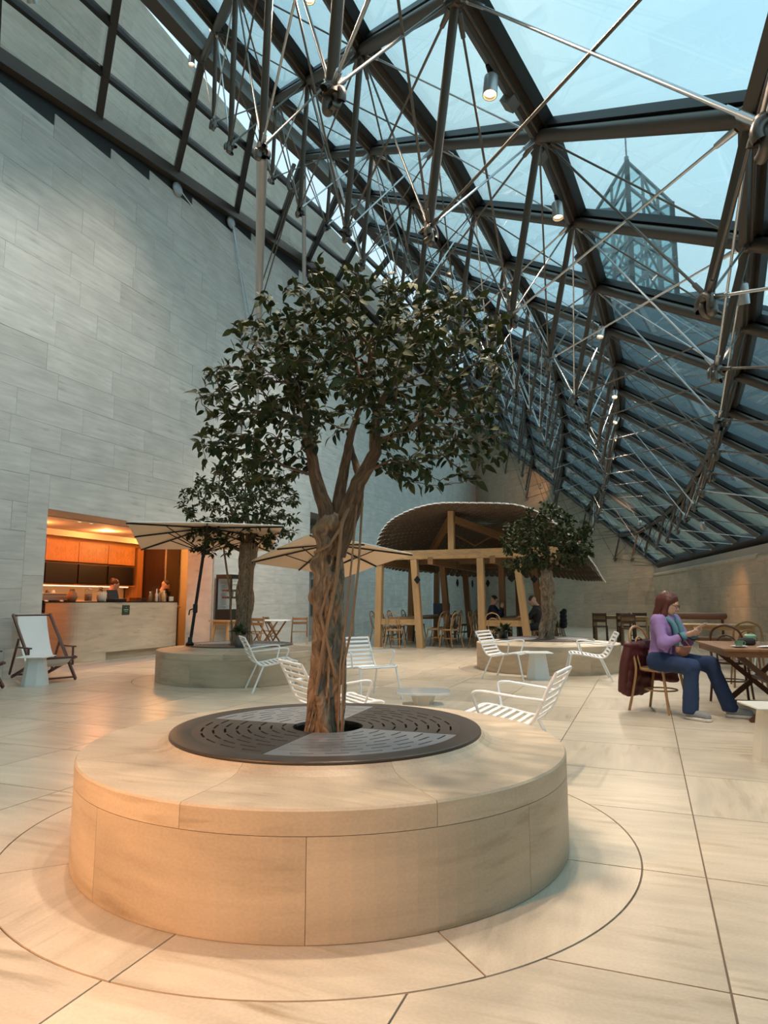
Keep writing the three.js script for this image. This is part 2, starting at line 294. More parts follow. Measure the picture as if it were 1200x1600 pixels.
{
  const A = V3(2.9, 0, 8.9), L = 18.6, U = endDir.clone().negate(), O = A.clone().addScaledVector(endDir, L), N = V3(endDir.z, 0, -endDir.x); if (N.z > 0) N.negate();
  const U2 = U.clone().negate(), top = (u) => 1.2 + u * endSlope; // seen from inside, the far right end first
  backing(backWall, A, U2, N, [[0, 0], [L, 0], [L, top(L) + 0.9], [0, top(0) + 0.9]], 0.4, [], warmStone[0]);
}

// ---------------------------------------------------------------- glass roof
const roof = struct('ceiling');
const outN = V3(0.69, 0.72, 0.05).normalize();
const WDIR = V3(-0.25, -0.9, -0.35).normalize(), SL = [0, 1.0, 1.55, 1.75, 1.65, 1.25, 0];
const kn = (i, k) => node(i, k).addScaledVector(WDIR, SL[k]); // lower end of the strut
function slabQuad(a, b, c, d, th, up) { // thin solid pane through four corners
  const P = [a, b, c, d], o = up.clone().multiplyScalar(th), pos = [], f = (p, q, r, s) => pos.push(p, q, r, p, r, s);
  const Q = P.map((p) => p.clone().add(o)); const nn = b.clone().sub(a).cross(c.clone().sub(a)); if (nn.dot(up) > 0) { P.reverse(); Q.reverse(); }
  f(P[0], P[1], P[2], P[3]); f(Q[3], Q[2], Q[1], Q[0]); for (let i = 0; i < 4; i++) { const j = (i + 1) % 4; f(P[j], P[i], Q[i], Q[j]); }
  const g = new THREE.BufferGeometry(); g.setAttribute('position', new THREE.Float32BufferAttribute(pos.flatMap((p) => [p.x, p.y, p.z]), 3));
  g.setAttribute('uv', new THREE.Float32BufferAttribute(pos.flatMap((p) => [p.x, p.z]), 2)); g.computeVertexNormals(); return g;
}
{
  const off = outN.clone().multiplyScalar(0.105);
  const inset = (a, b, t) => a.clone().lerp(b, t);
  // rafters: round tube below, black glazing bar above
  for (let i = 0; i < NR; i++) {
    const A = node(i, 0), F = node(i, 6), W = wallPt(i);
    mesh('rafter', rod(A, F, 0.062, 12), steelBrown, roof);
    mesh('glazing_bar', bar(A.clone().add(off), F.clone().add(off), 0.12, 0.085, outN), steelDark, roof);
    mesh('mullion', bar(F, W, 0.13, 0.16), steelDark, roof);
  }
  // ribs across the rafters, kinked at each of them
  for (let k = 1; k <= 5; k++) {
    const t = [], b = [];
    for (let i = 0; i < NR - 1; i++) { const p = node(i, k), q = node(i + 1, k); t.push(bar(p, q, 0.075, 0.12, outN)); t.push(rod(p.clone().addScaledVector(outN, -0.04).add(V3(0.05, 0, 0)), q.clone().addScaledVector(outN, -0.04).add(V3(0.05, 0, 0)), 0.016, 6)); b.push(bar(p.clone().add(off), q.clone().add(off), 0.17, 0.10, outN)); }
    for (let i = 0; i < NR; i++) { const p = node(i, k); const s = new THREE.SphereGeometry(0.085, 12, 8); s.translate(p.x, p.y, p.z); t.push(s); }
    mesh('rib', merge(t), steelBrown, roof); mesh('rib_glazing_bar', merge(b), steelDark, roof);
  }
  { // gutter, fold beam, wall plate, verge over the end wall
    const g = [], f = [], w = [], b1 = [];
    for (let i = 0; i < NR - 1; i++) {
      g.push(bar(node(i, 0).add(off), node(i + 1, 0).add(off), 0.20, 0.34, outN)); f.push(bar(node(i, 6).add(off), node(i + 1, 6).add(off), 0.26, 0.34));
      w.push(bar(wallPt(i).add(V3(0.02, -0.08, 0)), wallPt(i + 1).add(V3(0.02, -0.08, 0)), 0.22, 0.24));
      for (const t of [0.34, 0.67]) b1.push([t, bar(inset(wallPt(i), node(i, 6), t).add(V3(0, 0.02, 0)), inset(wallPt(i + 1), node(i + 1, 6), t).add(V3(0, 0.02, 0)), 0.09, 0.14)]);
    }
    mesh('gutter', merge(g), steelDark, roof); mesh('fold_beam', merge(f), steelBrown, roof); mesh('wall_plate', merge(w), steelBrown, roof);
    for (const t of [0.34, 0.67]) mesh('transom', merge(b1.filter((q) => q[0] === t).map((q) => q[1])), steelDark, roof);
  }
  // panes
  for (let i = 0; i < NR - 1; i++) {
    for (let k = 0; k < 6; k++) { const n0 = node(i, k).add(off), n1 = node(i + 1, k).add(off), n2 = node(i + 1, k + 1).add(off), n3 = node(i, k + 1).add(off); mesh('pane', slabQuad(n0, n1, n2, n3, 0.016, outN), paneGlass, roof); }
    for (const [s, e] of [[0, 0.34], [0.34, 0.67], [0.67, 1]]) mesh('pane', slabQuad(inset(wallPt(i), node(i, 6), s), inset(wallPt(i + 1), node(i + 1, 6), s), inset(wallPt(i + 1), node(i + 1, 6), e), inset(wallPt(i), node(i, 6), e), 0.016, UP), clearGlass, roof);
  }
  // trusses: a strut below every node, ending in a cast knuckle tied back by rods
  const knuckle = (() => {
    const t1 = new THREE.TorusGeometry(0.055, 0.024, 10, 20, Math.PI * 1.35); t1.rotateZ(-0.6); t1.translate(0, -0.05, 0.03);
    const t2 = new THREE.TorusGeometry(0.05, 0.022, 10, 20, Math.PI * 1.35); t2.rotateY(Math.PI / 2); t2.rotateX(0.5); t2.translate(-0.02, -0.06, -0.02);
    const c = new THREE.CylinderGeometry(0.042, 0.05, 0.07, 16); const n = new THREE.CapsuleGeometry(0.034, 0.05, 4, 12); n.translate(0.03, -0.075, 0);
    return merge([t1, t2, c, n]);
  })();
  const tie = [];
  for (let i = 0; i < 16; i++) for (let k = 1; k <= 5; k++) {
    const a = node(i, k), b = kn(i, k);
    mesh('strut', rod(a, b.clone().addScaledVector(WDIR, -0.03), 0.034, 10), steelBrown, roof);
    const m = mesh('knuckle', knuckle, castSteel, roof); m.position.copy(b); m.rotation.y = i * 1.3 + k; 
    tie.push([b, node(i, k + 1)], [b, node(i, k - 1)]); if (i > 0) tie.push([b, node(i - 1, k)]); if (i < 15) tie.push([b, node(i + 1, k)]);
    if (k < 5 && i < 15) tie.push([a, node(i + 1, k + 1), 1]);
  }
  tie.sort((p, q) => p[0].distanceTo(camera.position) - q[0].distanceTo(camera.position));
  const rest = [];
  tie.forEach(([a, b, plain], n) => {
    const d = b.clone().sub(a).normalize(), L = a.distanceTo(b), r = 0.0105, s = a.clone().addScaledVector(d, 0.06), e = b.clone().addScaledVector(d, -0.1);
    const g = merge([rod(s, e, r, 6), rod(e.clone().addScaledVector(d, -0.16), e, 0.019, 6, 0.026), rod(s, s.clone().addScaledVector(d, 0.1), 0.018, 6)]);
    if (n < 290) mesh('tie_rod', g, n % 3 ? castSteel : stainless, roof); else rest.push(g);
  });
  mesh('distant_tie_rods', merge(rest), castSteel, roof).userData.kind = 'stuff';
}

// what stands outside: the taller stone wall on the left, the museum's pyramid roof and lattice tower beyond
{
  const w = struct('wall_outer'); const U = V3(0, 0, -1), O = V3(-11.2, 0, 2), N = V3(1, 0, 0);
  backing(w, O, U, N, [[0, 9], [44, 9], [44, 17.2], [22, 16.0], [14, 16.2], [0, 17]], 0.5);
  stoneWall(w, O, U, N, 44, (u) => 15.9 + Math.abs(u - 20) * 0.045, { seed: 77, y0: 9.2, row: 0.9, lo: 2.2, hi: 3.4, most: 120, mats: [0.42, 0.46, 0.38].map((l) => new THREE.MeshStandardMaterial({ map: limeMap, color: lin(l, l * 1.0, l * 0.88), roughness: 0.85 })) });
  const gr = struct('ground'); mesh('lawn', bx(120, 0.2, 160, 60, -0.4, -60), std(0.05, 0.06, 0.035, 0.95), gr); mesh('gravel', bx(60, 0.2, 160, -42, -0.4, -60), std(0.18, 0.17, 0.15, 0.95), gr);
}

{ // retaining wall of the dry moat outside the gutter
  const m = struct('wall_moat'), A = V3(3.6, 0, -30), U = V3(0.165, 0, 0.986), N = V3(-0.986, 0, 0.165);
  backing(m, A, U, N, [[-4, 0], [34, 0], [34, 3.9], [-4, 3.9]], 0.4); stoneWall(m, A, U, N, 34, () => 3.9, { seed: 83, y0: 1.4, row: 0.62, lo: 1.6, hi: 2.6, most: 90, mats: warmStone });
}
{ // museum hall: a faceted pyramid roof of dark glass with a lattice tower on top
  const t = thing('museum_hall', 'tall glass lattice tower on a dark faceted glass roof, outside beyond the sloping glazing', 'building', [-0.2, -0.48, -64.4], 0.1); t.scale.setScalar(1.4);
  const dark = phys(0.035, 0.06, 0.07, 0.16, { clearcoat: 0.5 }), barM = std(0.20, 0.21, 0.21, 0.5, 0.2), stone = std(0.30, 0.28, 0.23, 0.85);
  const base = [[-19, 15], [24, 15], [24, -20], [-19, -20]].map(([x, z]) => V3(x, 6.0, z)), R = 3.6, hi = [[-R, R], [R, R], [R, -R], [-R, -R]].map(([x, z]) => V3(x, 19.5, z));
  mesh('stone_base', bx(43, 6.4, 35, 2.5, 3.0, -2.5), stone, t);
  for (let q = 0; q < 4; q++) {
    const a = base[q], b = base[(q + 1) % 4], c = hi[(q + 1) % 4], d = hi[q], nrm = b.clone().sub(a).cross(d.clone().sub(a)).normalize(); if (nrm.y < 0) nrm.negate();
    const at = (u, v) => a.clone().lerp(b, u).lerp(d.clone().lerp(c, u), v); const bars = [];
    for (let i = 0; i < 6; i++) for (let j = 0; j < 4; j++) mesh('roof_pane', slabQuad(at(i / 6, j / 4), at((i + 1) / 6, j / 4), at((i + 1) / 6, (j + 1) / 4), at(i / 6, (j + 1) / 4), 0.05, nrm), dark, t);
    for (let i = 0; i <= 6; i++) bars.push(bar(at(i / 6, 0), at(i / 6, 1), 0.3, 0.3)); for (let j = 0; j <= 4; j++) bars.push(bar(at(0, j / 4), at(1, j / 4), 0.3, 0.3)); mesh('roof_bars', merge(bars), barM, t);
  }
  // tower shaft turned so that one edge faces us
  const h = 2.55, cor = [[0, 1.0], [1.15, 0.1], [0.1, -1.1], [-1.1, -0.1]].map(([x, z]) => [x * h, z * h]), top = [29.6, 27.6, 27.8, 26.6], glass = phys(0.78, 0.88, 0.89, 0.05, { transmission: 0.92, thickness: 0 });
  for (let q = 0; q < 4; q++) {
    const [ax, az] = cor[q], [bx3, bz] = cor[(q + 1) % 4], ta = top[q], tb = top[(q + 1) % 4], at = (u, v) => V3(ax + (bx3 - ax) * u, 19 + (ta + (tb - ta) * u - 19) * v, az + (bz - az) * u), n = V3(bz - az, 0, ax - bx3).normalize(); if (n.x * ax + n.z * az < 0) n.negate(); const bars = [];
    for (let i = 0; i < 3; i++) for (let j = 0; j < 6; j++) { mesh('tower_pane', slabQuad(at(i / 3, j / 6), at((i + 1) / 3, j / 6), at((i + 1) / 3, (j + 1) / 6), at(i / 3, (j + 1) / 6), 0.04, n), glass, t); bars.push(bar(at(i / 3, (j + (i % 2)) / 6), at((i + 1) / 3, (j + 1 - (i % 2)) / 6), 0.12, 0.12)); }
    for (let i = 0; i <= 3; i++) bars.push(bar(at(i / 3, 0), at(i / 3, 1), i % 3 ? 0.18 : 0.30, i % 3 ? 0.18 : 0.30)); for (let j = 0; j <= 6; j++) bars.push(bar(at(0, j / 6), at(1, j / 6), 0.16, 0.16)); mesh('tower_lattice', merge(bars), barM, t);
  }
  mesh('mast', merge([rod(V3(0, 29.4, h), V3(0, 31.6, h), 0.05, 8), rod(V3(0, 29.2, h), V3(0, 29.9, h), 0.14, 8), new THREE.SphereGeometry(0.13, 10, 8).translate(0, 31.7, h)]), barM, t);
}
// ---------------------------------------------------------------- surface nets: meshes a signed distance field on a box grid
function nets(f, lo, hi, h) {
  const n = [0, 1, 2].map((a) => Math.ceil((hi[a] - lo[a]) / h) + 1), [nx, ny, nz] = n, F = new Float32Array(nx * ny * nz), ID = new Int32Array(nx * ny * nz).fill(-1);
  const at = (i, j, k) => (k * ny + j) * nx + i, pos = [], idx = [], B = 4; // blocks of cells far from the surface are filled with one sample
  for (let k0 = 0; k0 < nz; k0 += B) for (let j0 = 0; j0 < ny; j0 += B) for (let i0 = 0; i0 < nx; i0 += B) {
    const i1 = Math.min(nx, i0 + B), j1 = Math.min(ny, j0 + B), k1 = Math.min(nz, k0 + B), c = f(lo[0] + (i0 + 1.5) * h, lo[1] + (j0 + 1.5) * h, lo[2] + (k0 + 1.5) * h), far = Math.abs(c) > h * 6.5 + 0.012;
    for (let k = k0; k < k1; k++) for (let j = j0; j < j1; j++) for (let i = i0; i < i1; i++) F[at(i, j, k)] = far ? c : f(lo[0] + i * h, lo[1] + j * h, lo[2] + k * h);
  }
  const E = [[0, 1], [2, 3], [4, 5], [6, 7], [0, 2], [1, 3], [4, 6], [5, 7], [0, 4], [1, 5], [2, 6], [3, 7]];
  for (let k = 0; k < nz - 1; k++) for (let j = 0; j < ny - 1; j++) for (let i = 0; i < nx - 1; i++) {
    const b = at(i, j, k), c = [F[b], F[b + 1], F[b + nx], F[b + nx + 1], F[b + nx * ny], F[b + nx * ny + 1], F[b + nx * ny + nx], F[b + nx * ny + nx + 1]];
    let m = 0; for (let q = 0; q < 8; q++) if (c[q] < 0) m |= 1 << q; if (m === 0 || m === 255) continue;
    let x = 0, y = 0, z = 0, w = 0;
    for (const [a, d] of E) { if ((c[a] < 0) === (c[d] < 0)) continue; const t = c[a] / (c[a] - c[d]); x += (a & 1) + ((d & 1) - (a & 1)) * t; y += ((a >> 1) & 1) + (((d >> 1) & 1) - ((a >> 1) & 1)) * t; z += (a >> 2) + ((d >> 2) - (a >> 2)) * t; w++; }
    ID[b] = pos.length / 3; pos.push(lo[0] + (i + x / w) * h, lo[1] + (j + y / w) * h, lo[2] + (k + z / w) * h);
  }
  const quad = (a, b, c, d, flip) => { if (a < 0 || b < 0 || c < 0 || d < 0) return; flip ? idx.push(a, c, b, a, d, c) : idx.push(a, b, c, a, c, d); };
  for (let k = 1; k < nz - 1; k++) for (let j = 1; j < ny - 1; j++) for (let i = 1; i < nx - 1; i++) {
    const b = at(i, j, k), s = F[b] < 0;
    if (s !== F[b + 1] < 0) quad(ID[b - nx - nx * ny], ID[b - nx * ny], ID[b], ID[b - nx], !s);
    if (s !== F[b + nx] < 0) quad(ID[b - 1 - nx * ny], ID[b - 1], ID[b], ID[b - nx * ny], !s);
    if (s !== F[b + nx * ny] < 0) quad(ID[b - 1 - nx], ID[b - nx], ID[b], ID[b - 1], !s);
  }
  const g = new THREE.BufferGeometry(); g.setAttribute('position', new THREE.Float32BufferAttribute(pos, 3)); g.setAttribute('uv', new THREE.Float32BufferAttribute(new Float32Array(pos.length / 3 * 2), 2)); g.setIndex(idx); g.computeVertexNormals(); return g;
}
const smin = (a, b, k) => { const h = Math.max(k - Math.abs(a - b), 0) / k; return Math.min(a, b) - h * h * k * 0.25; };
// distance to a capsule whose radius runs from ra to rb
function cap(a, b, ra, rb) { const dx = b[0] - a[0], dy = b[1] - a[1], dz = b[2] - a[2], l2 = dx * dx + dy * dy + dz * dz || 1e-9; return (x, y, z) => { const px = x - a[0], py = y - a[1], pz = z - a[2]; let t = (px * dx + py * dy + pz * dz) / l2; t = t < 0 ? 0 : t > 1 ? 1 : t; return Math.hypot(px - dx * t, py - dy * t, pz - dz * t) - (ra + (rb - ra) * t); }; }
function ell(c, r) { const m = Math.min(...r); return (x, y, z) => { const k = Math.hypot((x - c[0]) / r[0], (y - c[1]) / r[1], (z - c[2]) / r[2]); return (k - 1) * m; }; }
function blend(list, k) { return (x, y, z) => { let d = 1e3; for (const f of list) d = smin(d, f(x, y, z), k); return d; }; }

// ---------------------------------------------------------------- planters: round stone benches with a steel tree grate
const grateDark = std(0.095, 0.078, 0.066, 0.40, 0.55), grateSkylit = std(0.42, 0.44, 0.47, 0.34, 0.7), soil = std(0.02, 0.016, 0.012, 1);  // one steel for all sectors; the paler colour holds the sky reflection
function blockArc(r0, r1, y0, y1, a0, a1, prof) { // stone segment, profile turned about the axis
  const P = prof || [[r0, y0], [r1, y0], [r1, y1], [r0, y1]], n = 12, s = new THREE.LatheGeometry([...P, P[0]].map((p) => new THREE.Vector2(...p)), n, 0, a1 - a0).toNonIndexed();
  s.computeVertexNormals(); const shape = new THREE.ShapeGeometry(new THREE.Shape(P.map((p) => new THREE.Vector2(...p))));
  const c0 = shape.clone().rotateY(-Math.PI / 2).toNonIndexed(), c1 = shape.clone().rotateY(-Math.PI / 2).rotateY(a1 - a0).toNonIndexed();
  const g = merge([s, c0, c1]); g.rotateY(a0);
  const p = g.attributes.position, nn = g.attributes.normal, uv = g.attributes.uv; const ou = rr(0, 3), ov = rr(0, 3);
  for (let i = 0; i < p.count; i++) { const a = Math.atan2(p.getX(i), p.getZ(i)); Math.abs(nn.getY(i)) > 0.7 ? uv.setXY(i, p.getX(i) + ou, p.getZ(i) + ov) : uv.setXY(i, a * 1.25 + ou, p.getY(i) + ov); }
  return g;
}
function sectorGrate(a0, a1) { // plate with arc slots cut right through
  const R0 = 0.19, R1 = 0.715, s = new THREE.Shape(); s.absarc(0, 0, R1, a0, a1, false); s.absarc(0, 0, R0, a1, a0, true);
  for (let k = 0; k < 8; k++) {
    const r = 0.245 + k * 0.06, n = 3 + Math.floor(k / 2), off = (k % 2) * 0.5; const w = (a1 - a0) / (n + 0.5);
    for (let q = 0; q < n; q++) { const m = a0 + (q + 0.5 + off) * w, da = Math.min(0.36 * w, 0.055 / r); if (m + da > a1 - 0.03) continue; const h = new THREE.Path(); h.absarc(0, 0, r + 0.0055, m - da, m + da, false); h.absarc(0, 0, r - 0.0055, m + da, m - da, true); s.holes.push(h); }
  }
  const g = new THREE.ExtrudeGeometry(s, { depth: 0.014, bevelEnabled: false, curveSegments: 14 }); g.rotateX(-Math.PI / 2); return g;
}
function planter(pos, label) {
  const t = thing('stone_planter_bench', label, 'planter', [pos[0], 0, pos[1]], 0);
  for (let q = 0; q < 8; q++) {
    const A = q * Math.PI / 4, e = 0.0008;
    mesh('plinth_block', blockArc(0.9, 1.25, 0.0, 0.362, A + Math.PI / 8 + e, A + Math.PI * 3 / 8 - e, [[0.9, 0.0], [1.246, 0.0], [1.25, 0.004], [1.25, 0.3625], [0.9, 0.3625]]), planterStone[q % 3], t);
    mesh('coping_block', blockArc(0, 0, 0, 0, A + e, A + Math.PI / 4 - e, [[0.70, 0.365], [1.25, 0.365], [1.25, 0.449], [1.243, 0.458], [1.0, 0.462], [0.93, 0.466], [0.88, 0.476], [0.845, 0.495], [0.832, 0.508], [0.70, 0.508]]), planterStone[(q + 1) % 3], t);
  }
  mesh('soil', lathe([[0, 0.40], [0.72, 0.42]], 24), soil, t);
  const ring = mesh('grate_ring', lathe([[0.715, 0.505], [0.715, 0.522], [0.822, 0.524], [0.826, 0.518], [0.826, 0.500], [0.715, 0.505]], 72), grateDark, t); ring.userData.label = 'dark steel outer ring of the grate';
  for (let q = 0; q < 4; q++) { const m = mesh('grate_sector', sectorGrate(q * Math.PI / 2 + 0.004, (q + 1) * Math.PI / 2 - 0.004), q % 2 ? grateSkylit : grateDark, t); m.position.y = 0.508; m.rotation.y = 0.03; m.userData.label = q % 2 ? 'brushed steel grate sector with slots, sky reflection put into its pale colour' : 'brown steel grate sector with slots'; }
  return t;
}
const planter1 = planter(PLANTERS[0], 'large round limestone bench planter with slotted steel grate, nearest, filling the foreground');
copy(planter1, [PLANTERS[1][0], 0, PLANTERS[1][1]], 0.4, 'round limestone bench planter behind on the left, in front of the coffee counter');
copy(planter1, [PLANTERS[2][0], 0, PLANTERS[2][1]], 1.1, 'round limestone bench planter at the back, between two facing white armchairs');

// ---------------------------------------------------------------- ficus trees
const barkTex = tex(512, 512, (u, v) => { const w = fbm(u * 4, v * 4, 4, 4, 3); const s = fbm(u * 18 + w * 2, v * 5, 18, 5, 4), f = noise2(u * 90, v * 60, 90, 60), sp = Math.max(0, noise2(u * 40, v * 30, 40, 30) - 0.4) * 90; const l = 150 + s * 62 + w * 22 + f * 10 + sp; return [l, l * 0.88, l * 0.75]; });
barkTex.repeat.set(2.2, 2.2);
const bark = new THREE.MeshStandardMaterial({ map: barkTex, color: lin(0.70, 0.67, 0.62), roughness: 0.88 });
const barkDark = new THREE.MeshStandardMaterial({ map: barkTex, color: lin(0.42, 0.35, 0.29), roughness: 0.9 });
const rootMat = new THREE.MeshStandardMaterial({ map: barkTex, color: lin(0.85, 0.76, 0.64), roughness: 0.85 });
const twigMat = std(0.13, 0.085, 0.055, 0.85);
const leafMats = [[0.030, 0.046, 0.012], [0.042, 0.058, 0.016], [0.058, 0.072, 0.022], [0.022, 0.034, 0.011]].map((c) => phys(...c, 0.7, { specularIntensity: 0.5, transmission: 0.12, thickness: 0, side: THREE.DoubleSide }));
function leafGeo(L, W, curl, fold) { // folded pointed blade with a short stalk
  const n = 5, pos = [], idx = [], uv = [];
  for (let i = 0; i <= n; i++) { const t = i / n, w = W * Math.pow(Math.sin(Math.PI * Math.pow(t, 0.8)), 0.8) * (i === n ? 0 : 1), y = -curl * L * t * t, x = L * (0.12 + t * 0.88); for (const s of [-1, 0, 1]) { pos.push(x, y + Math.abs(s) * w * fold, s * w); uv.push(t, s * 0.5 + 0.5); } }
  for (let i = 0; i < n; i++) for (let s = 0; s < 2; s++) { const a = i * 3 + s; idx.push(a, a + 1, a + 4, a, a + 4, a + 3); }
  const b = pos.length / 3; pos.push(0, 0, 0.0008, 0, 0, -0.0008, L * 0.13, 0, 0); uv.push(0, 0, 0, 0, 0, 0); idx.push(b, b + 1, b + 2);
  const g = new THREE.BufferGeometry(); g.setAttribute('position', new THREE.Float32BufferAttribute(pos, 3)); g.setAttribute('uv', new THREE.Float32BufferAttribute(uv, 2)); g.setIndex(idx); g.computeVertexNormals(); return g;
}
const leafGeos = [leafGeo(0.066, 0.0145, 0.25, 0.35), leafGeo(0.058, 0.0135, 0.1, 0.25), leafGeo(0.074, 0.0155, 0.4, 0.3)];
function trunkGeo(path, radius, strands, seed, lo, hi, h, lump) { // path(y) -> [x, z]; strands twist round the core
  const r = rngOf(seed), S = [];
  for (let i = 0; i < strands; i++) S.push({ a: r() * 6.28, w: (i % 3 ? 1 : -1) * rr(0.6, 2.6, r), r: (i % 3 ? rr(0.014, 0.036, r) : rr(0.008, 0.014, r)) * (radius(0) / 0.13), o: i % 3 ? rr(0.74, 0.98, r) : rr(1.0, 1.14, r), p: r() * 6.28, y0: r() < 0.3 ? rr(lo, hi, r) : lo - 1 });
  const f = (x, y, z) => {
    const [cx, cz] = path(y), R = radius(y), dx = x - cx, dz = z - cz; let d = Math.hypot(dx * (1 + 0.08 * Math.sin(y * 5)), dz) - R * 0.70;
    if (d > 0.12) return d - 0.03;
    for (const s of S) { if (y < s.y0) continue; const a = s.a + s.w * y + 0.35 * Math.sin(y * 6 + s.p), q = R * s.o; d = smin(d, Math.hypot(dx - Math.cos(a) * q, dz - Math.sin(a) * q) - s.r * (0.8 + 0.3 * Math.sin(y * 9 + s.p)), 0.006); }
    for (const [ly, la, lr] of lump) { d = smin(d, Math.hypot(dx - Math.cos(la) * R * 0.9, y - ly, dz - Math.sin(la) * R * 0.9) - lr, 0.03); }
    return d + Math.pow(Math.max(0, y - hi + 0.2), 2) * 3.5 + noise3(x * 26, y * 14, z * 26) * 0.005 + noise3(x * 70, y * 30, z * 70) * 0.002;
  };
  const xs = [], zs = []; for (let y = lo; y <= hi; y += 0.05) { const [a, b] = path(y); xs.push(a); zs.push(b); }
  const M = Math.max(radius(lo), radius(hi), radius((lo + hi) / 2)) * 1.35 + 0.05;
  const g = nets((x, y, z) => Math.max(f(x, y, z), lo + h - y, y - hi + h), [Math.min(...xs) - M, lo, Math.min(...zs) - M], [Math.max(...xs) + M, hi, Math.max(...zs) + M], h);
  const p = g.attributes.position, uv = g.attributes.uv; for (let i = 0; i < p.count; i++) { const [cx, cz] = path(p.getY(i)); uv.setXY(i, Math.abs(Math.atan2(p.getZ(i) - cz, p.getX(i) - cx)) * 0.13, p.getY(i)); }
  return g;
}
function growCrown(limbs, clouds, { n, reach, kill, step, seed, maxNodes = 6000 }) { // space colonisation from the limbs towards points in the crown
  const r = rngOf(seed), N = [], att = [];
  for (const L of limbs) { let par = -1; for (let s = 0; s < L.pts.length; s++) { const p = V3(...L.pts[s]); if (s === 0) { if (L.from != null) { let b = 0, bd = 1e9; N.forEach((q, i) => { const d = q.p.distanceTo(p); if (d < bd) { bd = d; b = i; } }); par = b; if (bd < 0.02) continue; } N.push({ p, par, kids: 0, lr: L.r ? L.r[0] : 0 }); par = N.length - 1; } else { const q = V3(...L.pts[s - 1]), m = Math.max(1, Math.round(q.distanceTo(p) / step)); for (let k = 1; k <= m; k++) { N.push({ p: q.clone().lerp(p, k / m).add(V3(rr(-1, 1, r), rr(-1, 1, r), rr(-1, 1, r)).multiplyScalar(step * 0.06)), par, kids: 0, lr: L.r ? L.r[0] + (L.r[1] - L.r[0]) * ((s - 1 + k / m) / (L.pts.length - 1)) : 0 }); par = N.length - 1; } } } }
  const vol = clouds.map((c) => c[3] * c[4] * c[5] * (c[6] ?? 1)), V = vol.reduce((a, b) => a + b);
  clouds.forEach((c, ci) => { const m = Math.round(n * vol[ci] / V); for (let i = 0; i < m; i++) { let x, y, z, d; do { x = rr(-1, 1, r); y = rr(-1, 1, r); z = rr(-1, 1, r); d = Math.hypot(x, y, z); } while (d > 1 || (d < 0.55 && r() < 0.55)); att.push(V3(c[0] + x * c[3], c[1] + y * c[4], c[2] + z * c[5])); } });
  let live = att;
  for (let it = 0; it < 160 && live.length && N.length < maxNodes; it++) {
    const pull = new Map(), grid = new Map(), key = (p) => Math.floor(p.x / reach) + ',' + Math.floor(p.y / reach) + ',' + Math.floor(p.z / reach);
    N.forEach((q, i) => { const k = key(q.p); (grid.get(k) || grid.set(k, []).get(k)).push(i); });
    const keep = [];
    for (const a of live) {
      let b = -1, bd = reach; const X = Math.floor(a.x / reach), Y = Math.floor(a.y / reach), Z = Math.floor(a.z / reach);
      for (let i = -1; i <= 1; i++) for (let j = -1; j <= 1; j++) for (let k = -1; k <= 1; k++) for (const q of grid.get((X + i) + ',' + (Y + j) + ',' + (Z + k)) || []) { const d = N[q].p.distanceTo(a); if (d < bd) { bd = d; b = q; } }
      if (b < 0) { keep.push(a); continue; } if (bd < kill) continue; keep.push(a);
      (pull.get(b) || pull.set(b, V3(0, 0, 0)).get(b)).add(a.clone().sub(N[b].p).normalize());
    }
    if (!pull.size) break; live = keep;
    for (const [i, d] of pull) { if (N[i].kids > 3) continue; const dir = d.normalize().add(V3(rr(-1, 1, r), rr(-0.6, 1, r), rr(-1, 1, r)).multiplyScalar(0.28)).normalize(); N.push({ p: N[i].p.clone().addScaledVector(dir, step), par: i, kids: 0 }); N[i].kids++; }
  }
  N.forEach((q) => { q.ch = []; q.r = 0; }); N.forEach((q, i) => { if (q.par >= 0) N[q.par].ch.push(i); });
  return N;
}
